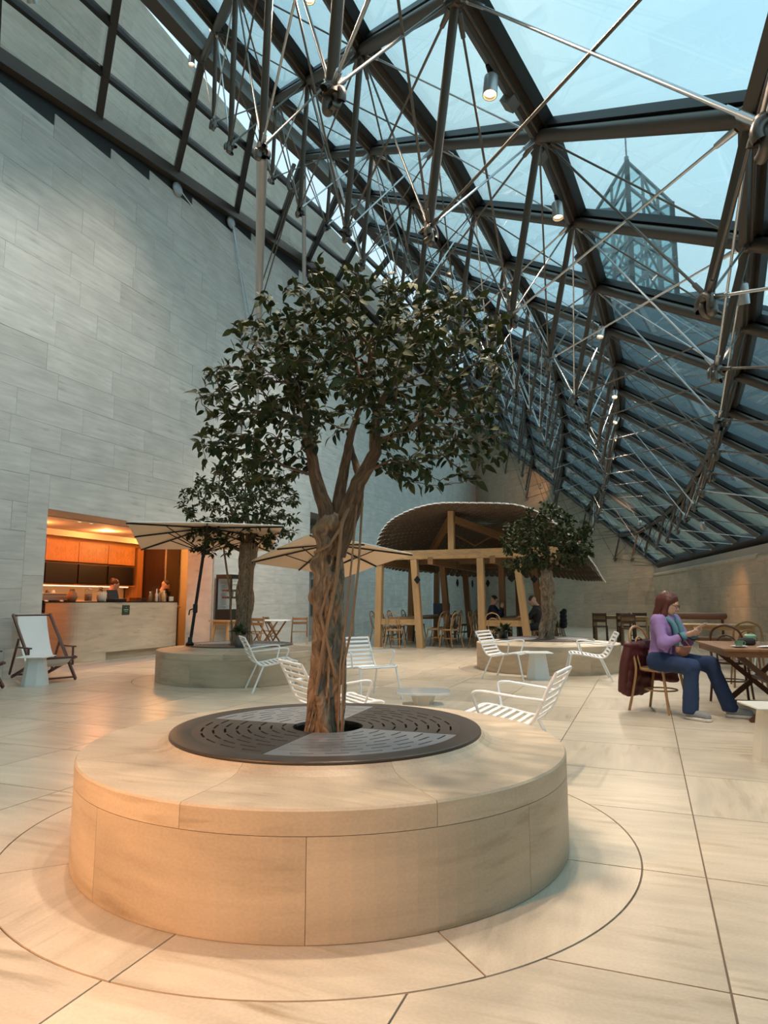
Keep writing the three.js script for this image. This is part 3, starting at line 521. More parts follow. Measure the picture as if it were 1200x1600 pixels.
function ficus(name, label, at, { trunk, limbs, clouds, grow, limbR, leaves, leafScale = 1, seed, parts = 300, tip = 0.0021, pipe = 2.35, hang = [] }) {
  const t = thing(name, label, 'tree', [at[0], 0, at[1]]), r = rngOf(seed + 5);
  mesh('trunk', trunk, bark, t);
  const N = growCrown(limbs, clouds, { ...grow, seed });
  for (let i = N.length - 1; i >= 0; i--) { const q = N[i]; q.r = q.ch.length ? Math.pow(q.ch.reduce((s, c) => s + Math.pow(N[c].r, pipe), 0), 1 / pipe) : tip; q.r = Math.max(Math.min(q.r, limbR), q.lr || 0); }
  const big = [], small = []; // chains: follow the thickest child
  const start = []; N.forEach((q, i) => { if (q.par < 0) start.push([i, -1]); });
  while (start.length) {
    let [i, from] = start.pop(); const ch = from >= 0 ? [from, i] : [i];
    for (;;) { const c = N[i].ch; if (!c.length) break; let b = c[0]; for (const k of c) if (N[k].r > N[b].r) b = k; for (const k of c) if (k !== b) start.push([k, i]); ch.push(b); i = b; }
    if (ch.length < 2) continue; const P = ch.map((k) => N[k].p), R = ch.map((k) => N[k].r); if (from >= 0) R[0] = R[1];
    const thick = R[1] > 0.012; const g = sweep(P, (u) => { const x = u * (R.length - 1), a = Math.floor(x), f = x - a; return R[a] * (1 - f) + (R[Math.min(R.length - 1, a + 1)]) * f; }, thick ? 9 : R[1] > 0.005 ? 5 : 4, false);
    if (thick) { const p = g.attributes.position; for (let k = 0; k < p.count; k++) { const s = noise3(p.getX(k) * 20, p.getY(k) * 20, p.getZ(k) * 20) * 0.006; p.setXYZ(k, p.getX(k) + s, p.getY(k), p.getZ(k) + s); } g.computeVertexNormals(); }
    (thick ? big : small).push(g);
  }
  for (const g of big) mesh('limb', g, barkDark, t);
  if (small.length) mesh('twigs', merge(small), twigMat, t).userData.kind = 'stuff';
  for (const h of hang) mesh('aerial_root', h, rootMat, t);
  // leaves round the thin shoots
  const spots = []; N.forEach((q, i) => { if (q.r < 0.0062) spots.push(i); });
  const L = []; for (let k = 0; k < leaves; k++) { const q = N[spots[Math.floor(r() * spots.length)]], pr = N[Math.max(0, q.par)], d = q.p.clone().sub(pr.p); const p = q.p.clone().addScaledVector(d, -r()); const out = V3(rr(-1, 1, r), rr(-0.9, 0.75, r), rr(-1, 1, r)).normalize().addScaledVector(d.normalize(), 0.7).normalize(); L.push([p, out, rr(0.7, 1.25, r) * leafScale, Math.floor(r() * 3), Math.floor(r() * 4), r() * 6.28]); }
  const cam = camera.position.clone().sub(t.position); L.sort((a, b) => a[0].distanceTo(cam) - b[0].distanceTo(cam));
  const M = new THREE.Matrix4(), mat = ([p, d, s, , , roll]) => { const x = d, y = UP.clone().sub(x.clone().multiplyScalar(x.y)).normalize().applyAxisAngle(x, Math.sin(roll) * 0.9), z = x.clone().cross(y); M.makeBasis(x, y, z).scale(V3(s, s, s)).setPosition(p); return M; };
  L.slice(0, parts).forEach((l) => { const m = mesh('leaf', leafGeos[l[3]], leafMats[l[4]], t); mat(l).decompose(m.position, m.quaternion, m.scale); });
  const rest = L.slice(parts); for (let a = 0; a < 3; a++) for (let b = 0; b < 4; b++) { const q = rest.filter((l) => l[3] === a && l[4] === b); if (!q.length) continue; const I = new THREE.InstancedMesh(leafGeos[a], leafMats[b], q.length); I.name = 'foliage'; I.userData.kind = 'stuff'; q.forEach((l, i) => I.setMatrixAt(i, mat(l))); I.castShadow = true; t.add(I); }
  return t;
}
{ // main tree
  const path = (y) => [-0.015 + 0.015 * Math.sin((y - 0.4) * 4) + Math.max(0, y - 1.2) * 0.10, 0.0 + 0.015 * Math.sin(y * 4)], radius = (y) => 0.074 + 0.034 * Math.exp(-Math.max(0, y - 0.45) * 4) - 0.012 * Math.max(0, Math.min(1, (y - 1.25) / 0.2)) + 0.018 * Math.max(0, Math.min(1, (y - 1.5) / 0.15)) - 0.06 * Math.max(0, Math.min(1, (y - 1.66) / 0.12));
  const g = trunkGeo(path, radius, 32, 91, 0.42, 1.80, 0.0075, [[1.40, 2.6, 0.05], [1.32, 0.4, 0.035], [1.58, 2.4, 0.045], [1.62, 0.3, 0.055], [1.5, 1.2, 0.04], [1.22, 2.9, 0.045], [1.64, 1.1, 0.05]]);
  const limbs = [
    { r: [0.052, 0.017], pts: [[0.02, 1.50, 0.02], [-0.02, 1.72, 0.02], [-0.075, 1.88, 0.03], [-0.10, 2.04, 0.05], [-0.15, 2.22, 0.04], [-0.27, 2.27, 0.1]] },
    { r: [0.044, 0.015], pts: [[0.03, 1.50, -0.02], [0.03, 1.75, -0.04], [0.06, 1.95, -0.06], [0.09, 2.15, -0.08], [0.11, 2.28, -0.12]] },
    { r: [0.056, 0.015], pts: [[0.05, 1.45, 0.02], [0.12, 1.66, 0.04], [0.20, 1.84, 0.06], [0.31, 2.00, 0.08], [0.30, 2.15, 0.07], [0.34, 2.30, 0.05], [0.42, 2.42, 0.05]] },
    { r: [0.040, 0.010], pts: [[0.06, 1.5, -0.03], [0.15, 1.74, -0.05], [0.15, 1.90, -0.08], [0.08, 2.05, -0.12], [0.02, 2.22, -0.2]] },
    { r: [0.018, 0.008], from: 1, pts: [[-0.10, 2.10, 0.05], [-0.18, 2.35, 0.02], [-0.3, 2.5, 0]] }, { r: [0.016, 0.008], from: 1, pts: [[0.31, 2.05, 0.08], [0.5, 2.1, 0.12], [0.62, 2.16, 0.1]] },
    { r: [0.016, 0.008], from: 1, pts: [[0.11, 2.28, -0.12], [0.2, 2.48, -0.1], [0.22, 2.66, -0.05]] }, { r: [0.012, 0.006], from: 1, pts: [[0.2, 1.88, 0.06], [0.42, 1.93, 0.16]] }, { r: [0.012, 0.006], from: 1, pts: [[-0.08, 1.9, 0.03], [-0.22, 1.95, 0.15]] }, { r: [0.013, 0.006], from: 1, pts: [[0.31, 2.2, 0.07], [0.24, 2.4, 0.1], [0.18, 2.55, 0.12]] },
  ];
  const clouds = [[-0.40, 2.34, 0.05, 0.40, 0.36, 0.5], [0.14, 2.72, 0, 0.56, 0.36, 0.6], [0.66, 2.46, 0.05, 0.42, 0.42, 0.5], [0.68, 2.04, 0.1, 0.40, 0.28, 0.42], [-0.44, 2.06, 0.1, 0.33, 0.24, 0.42], [-0.22, 2.66, 0, 0.44, 0.32, 0.5], [0.0, 2.4, 0.35, 0.45, 0.35, 0.3, 0.5]];
  const hang = [sweep([V3(0.19, 1.72, 0.06), V3(0.17, 1.4, 0.08), V3(0.13, 1.05, 0.07), V3(0.10, 0.86, 0.06), V3(0.085, 0.5, 0.05)], 0.006, 6), sweep([V3(0.215, 1.75, 0.04), V3(0.20, 1.4, 0.05), V3(0.16, 1.05, 0.05), V3(0.115, 0.86, 0.05), V3(0.10, 0.5, 0.04)], 0.007, 6), sweep([V3(0.16, 1.78, 0.05), V3(0.12, 1.6, 0.1), V3(0.05, 1.5, 0.11), V3(-0.05, 1.46, 0.09)], 0.009, 6), sweep([V3(0.20, 1.82, 0.05), V3(0.12, 1.62, 0.10), V3(0.09, 1.3, 0.10), V3(0.03, 1.02, 0.105), V3(-0.02, 0.7, 0.11)], 0.011, 7), sweep([V3(0.06, 1.3, 0.11), V3(0.0, 1.12, 0.108), V3(0.04, 0.98, 0.105), V3(0.08, 0.8, 0.08)], 0.009, 6)];
  ficus('ficus_tree', 'large fig tree with twisted fused trunk and broad dark crown, growing from the nearest planter', PLANTERS[0], { trunk: g, limbs, clouds, grow: { n: 2400, reach: 0.26, kill: 0.055, step: 0.034, maxNodes: 9000 }, limbR: 0.05, leaves: 4600, seed: 17, hang });
}
{ // tree by the counter
  const path = (y) => [0.03 + 0.04 * (y - 0.5), 0.0], radius = (y) => 0.070 + 0.035 * Math.exp(-(y - 0.5) * 4) + 0.025 * Math.max(0, Math.min(1, (y - 1.75) / 0.3));
  const g = trunkGeo(path, radius, 18, 33, 0.42, 2.2, 0.014, [[2.0, 1, 0.06], [2.1, 3, 0.06]]);
  const limbs = [{ r: [0.05, 0.016], pts: [[0.06, 1.9, 0], [-0.02, 2.35, 0.05], [-0.25, 2.75, 0.05]] }, { r: [0.05, 0.016], pts: [[0.09, 1.95, 0], [0.1, 2.4, 0], [0.02, 2.95, 0]] }, { r: [0.05, 0.014], pts: [[0.1, 1.95, 0], [0.3, 2.4, 0.05], [0.55, 2.75, 0]] }, { r: [0.03, 0.012], pts: [[0.05, 1.95, 0], [-0.32, 2.15, 0.1], [-0.55, 2.2, 0.1]] }, { r: [0.025, 0.01], pts: [[0.1, 1.95, 0], [0.45, 2.15, 0.1]] }];
  const clouds = [[-0.48, 2.75, 0.1, 0.58, 0.6, 0.7], [0.40, 2.7, 0, 0.60, 0.6, 0.7], [0.0, 3.1, 0, 0.55, 0.4, 0.55], [-0.42, 2.15, 0.2, 0.5, 0.34, 0.5], [0.60, 2.3, 0.1, 0.42, 0.32, 0.5]];
  const hang = [rod(V3(0.24, 2.1, 0.1), V3(0.20, 0.5, 0.1), 0.012, 6), rod(V3(0.29, 2.1, 0.1), V3(0.24, 0.5, 0.1), 0.010, 6), rod(V3(-0.28, 2.0, 0.1), V3(-0.14, 1.3, 0.1), 0.016, 6), rod(V3(-0.14, 1.3, 0.1), V3(-0.07, 0.5, 0.1), 0.014, 6)];
  ficus('ficus_tree', 'slimmer fig tree with lighter airy crown, growing from the planter before the coffee counter', PLANTERS[1], { trunk: g, limbs, clouds, grow: { n: 1100, reach: 0.4, kill: 0.10, step: 0.06, maxNodes: 4000 }, limbR: 0.05, leaves: 3400, leafScale: 1.3, seed: 29, hang, parts: 60, tip: 0.0034 });
}
{ // tree before the pavilion
  const path = (y) => [0.05 * Math.sin((y - 0.5) * 2.2), 0.0], radius = (y) => 0.078 + 0.035 * Math.exp(-(y - 0.5) * 4);
  const g = trunkGeo(path, radius, 14, 57, 0.42, 1.85, 0.014, [[1.6, 1, 0.06], [1.75, 3, 0.06], [1.4, 0.5, 0.045]]);
  const limbs = [{ r: [0.04, 0.014], pts: [[0.03, 1.7, 0], [-0.12, 1.95, 0.05], [-0.3, 2.25, 0.05]] }, { r: [0.04, 0.014], pts: [[0.03, 1.7, 0], [0.06, 2.1, 0], [0.0, 2.45, 0]] }, { r: [0.04, 0.014], pts: [[0.03, 1.7, 0], [0.3, 2.0, 0.05], [0.5, 2.25, 0]] }];
  const clouds = [[-0.32, 2.28, 0, 0.5, 0.50, 0.6], [0.42, 2.25, 0, 0.55, 0.50, 0.6], [0.05, 2.6, 0, 0.5, 0.42, 0.55], [-0.3, 1.92, 0.1, 0.45, 0.25, 0.5], [0.6, 1.95, 0.1, 0.3, 0.25, 0.4]];
  ficus('ficus_tree', 'small dense fig tree with pale trunk, growing from the back planter before the pavilion', PLANTERS[2], { trunk: g, limbs, clouds, grow: { n: 900, reach: 0.4, kill: 0.10, step: 0.06, maxNodes: 3500 }, limbR: 0.05, leaves: 4000, leafScale: 1.3, seed: 41, parts: 60, tip: 0.0034 });
}
// ---------------------------------------------------------------- white tubular armchairs with slatted seat and back
const whiteTube = std(0.86, 0.87, 0.88, 0.32);
function armchair(label, pos, ry) { // faces +z
  const t = thing('slatted_armchair', label, 'chair', pos, ry, 'white slatted armchairs round the planters'), w = 0.26;
  // side profile of seat and back in (y, z)
  const S = [[0.385, 0.30], [0.40, 0.26], [0.375, 0.05], [0.345, -0.14], [0.36, -0.21], [0.43, -0.27], [0.60, -0.35], [0.71, -0.41]];
  const prof = new THREE.CatmullRomCurve3(S.map(([y, z]) => V3(0, y, z)), false, 'centripetal');
  for (const s of [-1, 1]) {
    mesh('side_rail', tube(S.map(([y, z]) => V3(s * w, y, z)), 0.0125, 28, 8), whiteTube, t);
    mesh('front_leg', rod(V3(s * (w - 0.005), 0.385, 0.285), V3(s * (w + 0.03), 0.0, 0.375), 0.0125, 10), whiteTube, t);
    mesh('rear_leg', rod(V3(s * (w - 0.01), 0.352, -0.15), V3(s * (w + 0.03), 0.0, -0.30), 0.0125, 10), whiteTube, t);
    mesh('armrest', bend([V3(s * (w + 0.008), 0.375, 0.12), V3(s * (w + 0.055), 0.565, 0.17), V3(s * (w + 0.055), 0.575, 0.10), V3(s * (w + 0.05), 0.545, -0.18), V3(s * (w + 0.005), 0.53, -0.318)], 0.0105, 0.05, 8), whiteTube, t);
  }
  mesh('front_bar', rod(V3(-w, 0.385, 0.29), V3(w, 0.385, 0.29), 0.0125, 10), whiteTube, t); mesh('top_bar', rod(V3(-w, 0.708, -0.408), V3(w, 0.708, -0.408), 0.0135, 10), whiteTube, t);
  for (let i = 0; i < 15; i++) {
    const u = 0.06 + i * 0.063; if (u > 0.965) break; const p = prof.getPointAt(u), q = prof.getTangentAt(u), g = new RoundedBoxGeometry(w * 2 - 0.01, 0.008, 0.030, 1, 0.003);
    const y = V3(0, q.z, -q.y).normalize(); g.applyMatrix4(new THREE.Matrix4().makeBasis(V3(1, 0, 0), y, V3(1, 0, 0).cross(y)).setPosition(p)); mesh('slat', g, whiteTube, t);
  }
  return t;
}
const facing = (dx, dz) => Math.atan2(dx, dz);
const ac = armchair('white slatted metal armchair on the left, side on before the planter by the counter', [-4.80, 0, -8.15], facing(0.75, -0.65));
const G1 = 'white slatted armchairs round the planters';
copy(ac, [-2.40, 0, -5.12], facing(0.66, -0.75), 'white slatted armchair side on, its pale bluish back left of the big trunk', G1);
copy(ac, [-3.32, 0, -7.95], facing(0.80, 0.6), 'white slatted armchair half hidden behind the big trunk, its back right of the trunk', G1);
copy(ac, [-0.98, 0, -5.02], facing(-1, -0.08), 'white slatted armchair right of the nearest planter, turned towards the low pale table', G1);
copy(ac, [-2.08, 0, -10.68], facing(0.96, 0.2), 'white slatted armchair at the back planter, left of the white pedestal table', G1);
copy(ac, [-0.86, 0, -10.95], facing(-0.97, 0.15), 'white slatted armchair at the back planter, right of the white pedestal table', G1);
copy(ac, [1.85, 0, -11.7], facing(-0.5, 0.86), 'white slatted armchair cut by the right edge, beyond the wooden table', G1);

// ---------------------------------------------------------------- white metal pedestal tables, folded sheet bodies
const tableWhite = std(0.74, 0.76, 0.74, 0.4), tableCream = std(0.72, 0.70, 0.62, 0.45);
function facet(rows, n = 8, rot = 0) { // faceted body through octagonal rows [y, halfwidth, chamfer]
  const pos = [], ring = ([y, w, c]) => [[w, -c], [w, c], [c, w], [-c, w], [-w, c], [-w, -c], [-c, -w], [c, -w]].map(([x, z]) => V3(x, y, z)), R = rows.map(ring);
  const tri = (a, b, c) => pos.push(a, b, c);
  for (let i = 0; i < R.length - 1; i++) for (let k = 0; k < 8; k++) { const j = (k + 1) % 8; tri(R[i][k], R[i + 1][k], R[i + 1][j]); tri(R[i][k], R[i + 1][j], R[i][j]); }
  for (let k = 1; k < 7; k++) { tri(R[0][0], R[0][k], R[0][k + 1]); const T = R[R.length - 1]; tri(T[0], T[k + 1], T[k]); }
  const g = new THREE.BufferGeometry(); g.setAttribute('position', new THREE.Float32BufferAttribute(pos.flatMap((p) => [p.x, p.y, p.z]), 3)); g.setAttribute('uv', new THREE.Float32BufferAttribute(new Float32Array(pos.length * 2), 2)); g.computeVertexNormals(); if (rot) g.rotateY(rot); return g;
}
function pedestal(label, pos, ry, mat = tableWhite) {
  const t = thing('pedestal_table', label, 'side table', pos, ry);
  mesh('body', facet([[0.0, 0.165, 0.075], [0.03, 0.163, 0.075], [0.38, 0.115, 0.06], [0.392, 0.14, 0.09]]), mat, t);
  mesh('table_top', new RoundedBoxGeometry(0.41, 0.014, 0.41, 3, 0.006).translate(0, 0.399, 0), mat, t); return t;
}
pedestal('white pedestal side table before the deckchairs at the far left', [-8.2, 0, -7.36], 0.5);
pedestal('white pedestal side table between the two armchairs at the back planter', [-1.62, 0, -10.75], 0.35);
pedestal('cream pedestal side table cut by the right edge of the view', [0.88, 0, -6.02], 0.25, tableCream);
{
  const t = thing('low_table', 'low pale table with rounded top and narrow neck behind the nearest planter', 'side table', [-1.93, 0, -5.95], 0.36);
  mesh('base', facet([[0.0, 0.17, 0.07], [0.26, 0.185, 0.075], [0.275, 0.185, 0.075]]), tableWhite, t);
  mesh('neck', facet([[0.275, 0.085, 0.05], [0.37, 0.115, 0.06]]), tableCream, t);
  const s = new THREE.Shape(); const w = 0.245, d = 0.2, r = 0.15; s.moveTo(-w + r, -d); s.lineTo(w - r, -d); s.quadraticCurveTo(w, -d, w, -d + r); s.lineTo(w, d - r); s.quadraticCurveTo(w, d, w - r, d); s.lineTo(-w + r, d); s.quadraticCurveTo(-w, d, -w, d - r); s.lineTo(-w, -d + r); s.quadraticCurveTo(-w, -d, -w + r, -d);
  const g = new THREE.ExtrudeGeometry(s, { depth: 0.012, bevelEnabled: true, bevelSize: 0.003, bevelThickness: 0.003, bevelSegments: 2, curveSegments: 10 }); g.rotateX(-Math.PI / 2); g.translate(0, 0.373, 0);
  mesh('table_top', g, phys(0.62, 0.68, 0.70, 0.12, { clearcoat: 0.6, clearcoatRoughness: 0.05 }), t);
}

// ---------------------------------------------------------------- deckchairs by the left wall
const woodDark = std(0.10, 0.038, 0.022, 0.45), canvas = phys(0.80, 0.80, 0.78, 0.85, { side: THREE.DoubleSide });
function sheet(pts, w, th) { // cloth following a profile in (z, y)
  const c = new THREE.CatmullRomCurve3(pts.map(([z, y]) => V3(0, y, z)), false, 'centripetal').getPoints(30), pos = [], uv = [], idx = [];
  for (const o of [0, -th]) c.forEach((p, i) => { const a = c[Math.max(0, i - 1)], b = c[Math.min(30, i + 1)], n = V3(0, b.z - a.z, a.y - b.y).normalize(); for (const s of [-1, 1]) { pos.push(s * w, p.y + n.y * o, p.z + n.z * o); uv.push(s, i / 30); } });
  const m = c.length; for (let i = 0; i < m - 1; i++) { const a = i * 2, b = m * 2 + a; idx.push(a, a + 1, a + 3, a, a + 3, a + 2, b, b + 3, b + 1, b, b + 2, b + 3, a, a + 2, b + 2, a, b + 2, b, a + 1, b + 3, a + 3, a + 1, b + 1, b + 3); }
  const g = new THREE.BufferGeometry(); g.setAttribute('position', new THREE.Float32BufferAttribute(pos, 3)); g.setAttribute('uv', new THREE.Float32BufferAttribute(uv, 2)); g.setIndex(idx); return mergeVertices(g).computeVertexNormals() ?? g;
}
function deckchair(label, pos, ry) { // faces +z
  const t = thing('deckchair', label, 'deckchair', pos, ry, 'folding canvas deckchairs by the left wall'), w = 0.28;
  for (const s of [-1, 1]) {
    mesh('back_rail', bar(V3(s * w, 0.03, 0.50), V3(s * w, 0.98, -0.52), 0.028, 0.045), woodDark, t);
    mesh('seat_rail', bar(V3(s * (w - 0.035), 0.03, -0.50), V3(s * (w - 0.035), 0.36, 0.52), 0.026, 0.042), woodDark, t);
    mesh('prop', bar(V3(s * (w + 0.03), 0.08, -0.42), V3(s * (w + 0.03), 0.62, -0.16), 0.022, 0.035), woodDark, t);
    mesh('armrest', bx(0.05, 0.022, 0.5, s * (w + 0.045), 0.5, 0.08, 0.008), woodDark, t);
    mesh('arm_post', bar(V3(s * (w + 0.045), 0.22, 0.28), V3(s * (w + 0.045), 0.495, 0.26), 0.022, 0.03), woodDark, t);
  }
  mesh('top_bar', rod(V3(-w, 0.965, -0.505), V3(w, 0.965, -0.505), 0.016, 10), woodDark, t); mesh('front_bar', rod(V3(-w, 0.355, 0.505), V3(w, 0.355, 0.505), 0.016, 10), woodDark, t);
  mesh('foot_bar', rod(V3(-w, 0.06, 0.468), V3(w, 0.06, 0.468), 0.014, 8), woodDark, t); mesh('rear_bar', rod(V3(-w, 0.07, -0.38), V3(w, 0.07, -0.38), 0.014, 8), woodDark, t);
  const g = sheet([[-0.505, 0.985], [-0.40, 0.70], [-0.22, 0.40], [0.02, 0.22], [0.28, 0.24], [0.505, 0.375]], w - 0.06, 0.006); g.computeVertexNormals(); mesh('canvas_sling', g, canvas, t); return t;
}
const dk = deckchair('dark wood deckchair with white canvas sling, behind the white pedestal table by the kitchen opening', [-8.62, 0, -7.86], facing(0.93, 0.33));
copy(dk, [-8.72, 0, -6.62], facing(0.9, 0.1), 'dark wood deckchair cut by the left edge, only its foot end showing', 'folding canvas deckchairs by the left wall');

// ---------------------------------------------------------------- bentwood chairs
const woodTex = tex(512, 512, (u, v) => { const w = fbm(u * 3, v * 2, 3, 2, 3), g = fbm(u * 26 + w * 3, v * 2, 26, 2, 4), f = noise2(u * 160, v * 8, 160, 8); const l = 214 + g * 34 + w * 18 + f * 12; return [l, l * 0.94 - g * 8, l * 0.85 - g * 14]; });
woodTex.repeat.set(1.2, 1.2);
const wood = (r, g, b, rough = 0.5) => new THREE.MeshStandardMaterial({ map: woodTex, color: lin(r, g, b), roughness: rough });
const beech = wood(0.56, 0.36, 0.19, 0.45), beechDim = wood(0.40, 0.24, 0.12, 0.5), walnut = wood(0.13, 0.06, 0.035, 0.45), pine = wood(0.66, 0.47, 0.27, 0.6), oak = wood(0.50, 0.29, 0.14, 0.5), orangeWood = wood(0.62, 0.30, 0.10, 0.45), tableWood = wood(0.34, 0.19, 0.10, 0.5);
const bentG = {};
{ // shared geometries, chair faces +z
  const ringPts = (r, y, n = 20, sz = 1) => [...Array(n).keys()].map((i) => V3(Math.cos(i / n * 6.2832) * r, y, Math.sin(i / n * 6.2832) * r * sz));
  bentG.seat = merge([tube(ringPts(0.198, 0.452), 0.017, 40, 8, true), lathe([[0, 0.446], [0.19, 0.446], [0.19, 0.458], [0, 0.455]], 32)]);
  bentG.hoop = tube([[-0.205, 0, -0.27], [-0.185, 0.25, -0.215], [-0.175, 0.46, -0.185], [-0.18, 0.68, -0.225], [-0.14, 0.84, -0.265], [0, 0.905, -0.285], [0.14, 0.84, -0.265], [0.18, 0.68, -0.225], [0.175, 0.46, -0.185], [0.185, 0.25, -0.215], [0.205, 0, -0.27]], 0.0145, 60, 8);
  bentG.inner = tube([[-0.115, 0.455, -0.165], [-0.115, 0.62, -0.205], [-0.08, 0.745, -0.235], [0, 0.785, -0.248], [0.08, 0.745, -0.235], [0.115, 0.62, -0.205], [0.115, 0.455, -0.165]], 0.011, 32, 7);
  bentG.leg = [-1, 1].map((s) => rod(V3(s * 0.165, 0.445, 0.13), V3(s * 0.2, 0, 0.195), 0.0165, 9, 0.0125));
  bentG.ring = tube(ringPts(0.165, 0.235), 0.0085, 36, 6, true);
}
function bentChair(label, pos, ry, mat, group) {
  const t = thing('bentwood_chair', label, 'chair', pos, ry, group);
  mesh('seat', bentG.seat, mat, t); mesh('back_hoop', bentG.hoop, mat, t); mesh('inner_hoop', bentG.inner, mat, t); bentG.leg.forEach((g) => mesh('leg', g, mat, t)); mesh('stretcher', bentG.ring, mat, t); return t;
}
bentChair('pale bentwood chair under the woman in the lilac sweater, dark red jacket over its back', [0.10, 0, -8.12], 1.02, beech, 'bentwood chairs at the woman\u2019s table');
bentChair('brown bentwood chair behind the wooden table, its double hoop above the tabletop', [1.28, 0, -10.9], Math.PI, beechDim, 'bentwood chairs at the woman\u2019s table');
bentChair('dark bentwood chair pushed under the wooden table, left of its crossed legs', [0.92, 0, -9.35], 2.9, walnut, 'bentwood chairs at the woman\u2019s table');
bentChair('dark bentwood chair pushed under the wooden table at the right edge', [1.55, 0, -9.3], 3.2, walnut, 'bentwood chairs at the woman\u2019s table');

// ---------------------------------------------------------------- the wooden table at the right with crossed legs, and what lies on it
const TT = [1.16, 0, -8.35], TH = 0.72;
{
  const t = thing('garden_table', 'brown wooden table with crossed dark legs beside the seated woman', 'table', TT, 0.12);
  for (let i = 0; i < 7; i++) mesh('top_board', bx(0.158, 0.022, 1.42, -0.48 + i * 0.16, TH - 0.011, 0, 0.003), tableWood, t);
  mesh('apron', merge([bx(1.06, 0.06, 0.03, 0, TH - 0.053, 0.66), bx(1.06, 0.06, 0.03, 0, TH - 0.053, -0.66), bx(0.03, 0.06, 1.3, 0.51, TH - 0.053, 0), bx(0.03, 0.06, 1.3, -0.51, TH - 0.053, 0)]), tableWood, t);
  for (const s of [-1, 1]) for (const q of [-1, 1]) mesh('leg', bar(V3(q * 0.40, TH - 0.07, s * 0.56), V3(-q * 0.33, 0.0, s * (0.56 + q * 0.03)), 0.055, 0.032, V3(0, 0, 1)), walnut, t);
  for (const s of [-1, 1]) mesh('foot_rail', bar(V3(-0.27, 0.05, s * 0.54), V3(0.27, 0.05, s * 0.54), 0.05, 0.03), walnut, t);
  mesh('stretcher', bar(V3(0, 0.34, -0.56), V3(0, 0.34, 0.56), 0.045, 0.03), walnut, t);
}
const onTable = (x, z) => [x, TH, z];
{
  const s = thing('saucer', 'white saucer under the green cup on the wooden table', 'saucer', onTable(0.86, -7.86)); mesh('plate', lathe([[0, 0.004], [0.045, 0.004], [0.078, 0.014], [0.08, 0.018], [0.045, 0.010], [0, 0.009]], 28), whitePaint, s);
  const c = thing('coffee_cup', 'small green coffee cup on a white saucer beside the woman', 'cup', [0.86, TH + 0.01, -7.86]); const green = std(0.10, 0.20, 0.13, 0.35);
  mesh('bowl', lathe([[0, 0.0], [0.026, 0.0], [0.038, 0.02], [0.043, 0.06], [0.040, 0.06], [0.034, 0.02], [0.0, 0.006]], 28), green, c); mesh('handle', (() => { const g = new THREE.TorusGeometry(0.018, 0.005, 8, 16, Math.PI); g.rotateZ(-Math.PI / 2); g.translate(0.040, 0.034, 0); return g; })(), green, c); mesh('coffee', lathe([[0, 0.05], [0.039, 0.05]], 20), std(0.03, 0.014, 0.006, 0.2), c);
  const c2 = thing('tea_cup', 'pale green cup behind the black pouch on the wooden table', 'cup', onTable(1.06, -8.62)); const g2 = std(0.22, 0.42, 0.28, 0.35); mesh('bowl', lathe([[0, 0], [0.035, 0], [0.055, 0.03], [0.062, 0.085], [0.058, 0.085], [0.05, 0.03], [0, 0.008]], 24), g2, c2); mesh('lid', lathe([[0.063, 0.086], [0.05, 0.102], [0, 0.108]], 24), g2, c2);
  const gl = thing('water_glass', 'clear drinking glass right of the pale green cup', 'glass', onTable(1.17, -8.52)); mesh('vessel', lathe([[0, 0.0], [0.03, 0.0], [0.036, 0.10], [0.034, 0.10], [0.028, 0.008], [0, 0.008]], 24), clearGlass, gl);
  const pouch = thing('pouch', 'small black pouch on the wooden table before the green cup', 'pouch', onTable(0.98, -8.28), 0.3); const pg = new RoundedBoxGeometry(0.17, 0.075, 0.1, 4, 0.03); pg.translate(0, 0.0375, 0); mesh('bag_body', pg, std(0.015, 0.015, 0.017, 0.7), pouch); mesh('zip', bx(0.14, 0.006, 0.008, 0, 0.076, 0, 0.002), std(0.05, 0.05, 0.05, 0.4, 0.5), pouch);
  const bk = thing('open_booklet', 'open white booklet lying on the wooden table', 'booklet', onTable(1.20, -7.93), -0.35); const page = std(0.86, 0.89, 0.92, 0.7);
  for (const s of [-1, 1]) { const pg2 = new THREE.BoxGeometry(0.15, 0.006, 0.22, 8, 1, 1); pg2.translate(s * 0.076, 0.004, 0); const p = pg2.attributes.position; for (let i = 0; i < p.count; i++) { const x = Math.abs(p.getX(i)); p.setY(i, p.getY(i) + 0.016 * Math.sin(Math.min(1, x / 0.06) * Math.PI * 0.5) * (1 - x / 0.2)); } pg2.computeVertexNormals(); mesh('page', pg2, page, bk); }
  const ph = thing('notebook', 'dark notebook at the right edge of the wooden table', 'notebook', onTable(1.58, -7.95), 0.2); mesh('cover', bx(0.14, 0.012, 0.2, 0, 0.006, 0, 0.004), std(0.03, 0.035, 0.05, 0.5), ph);
}

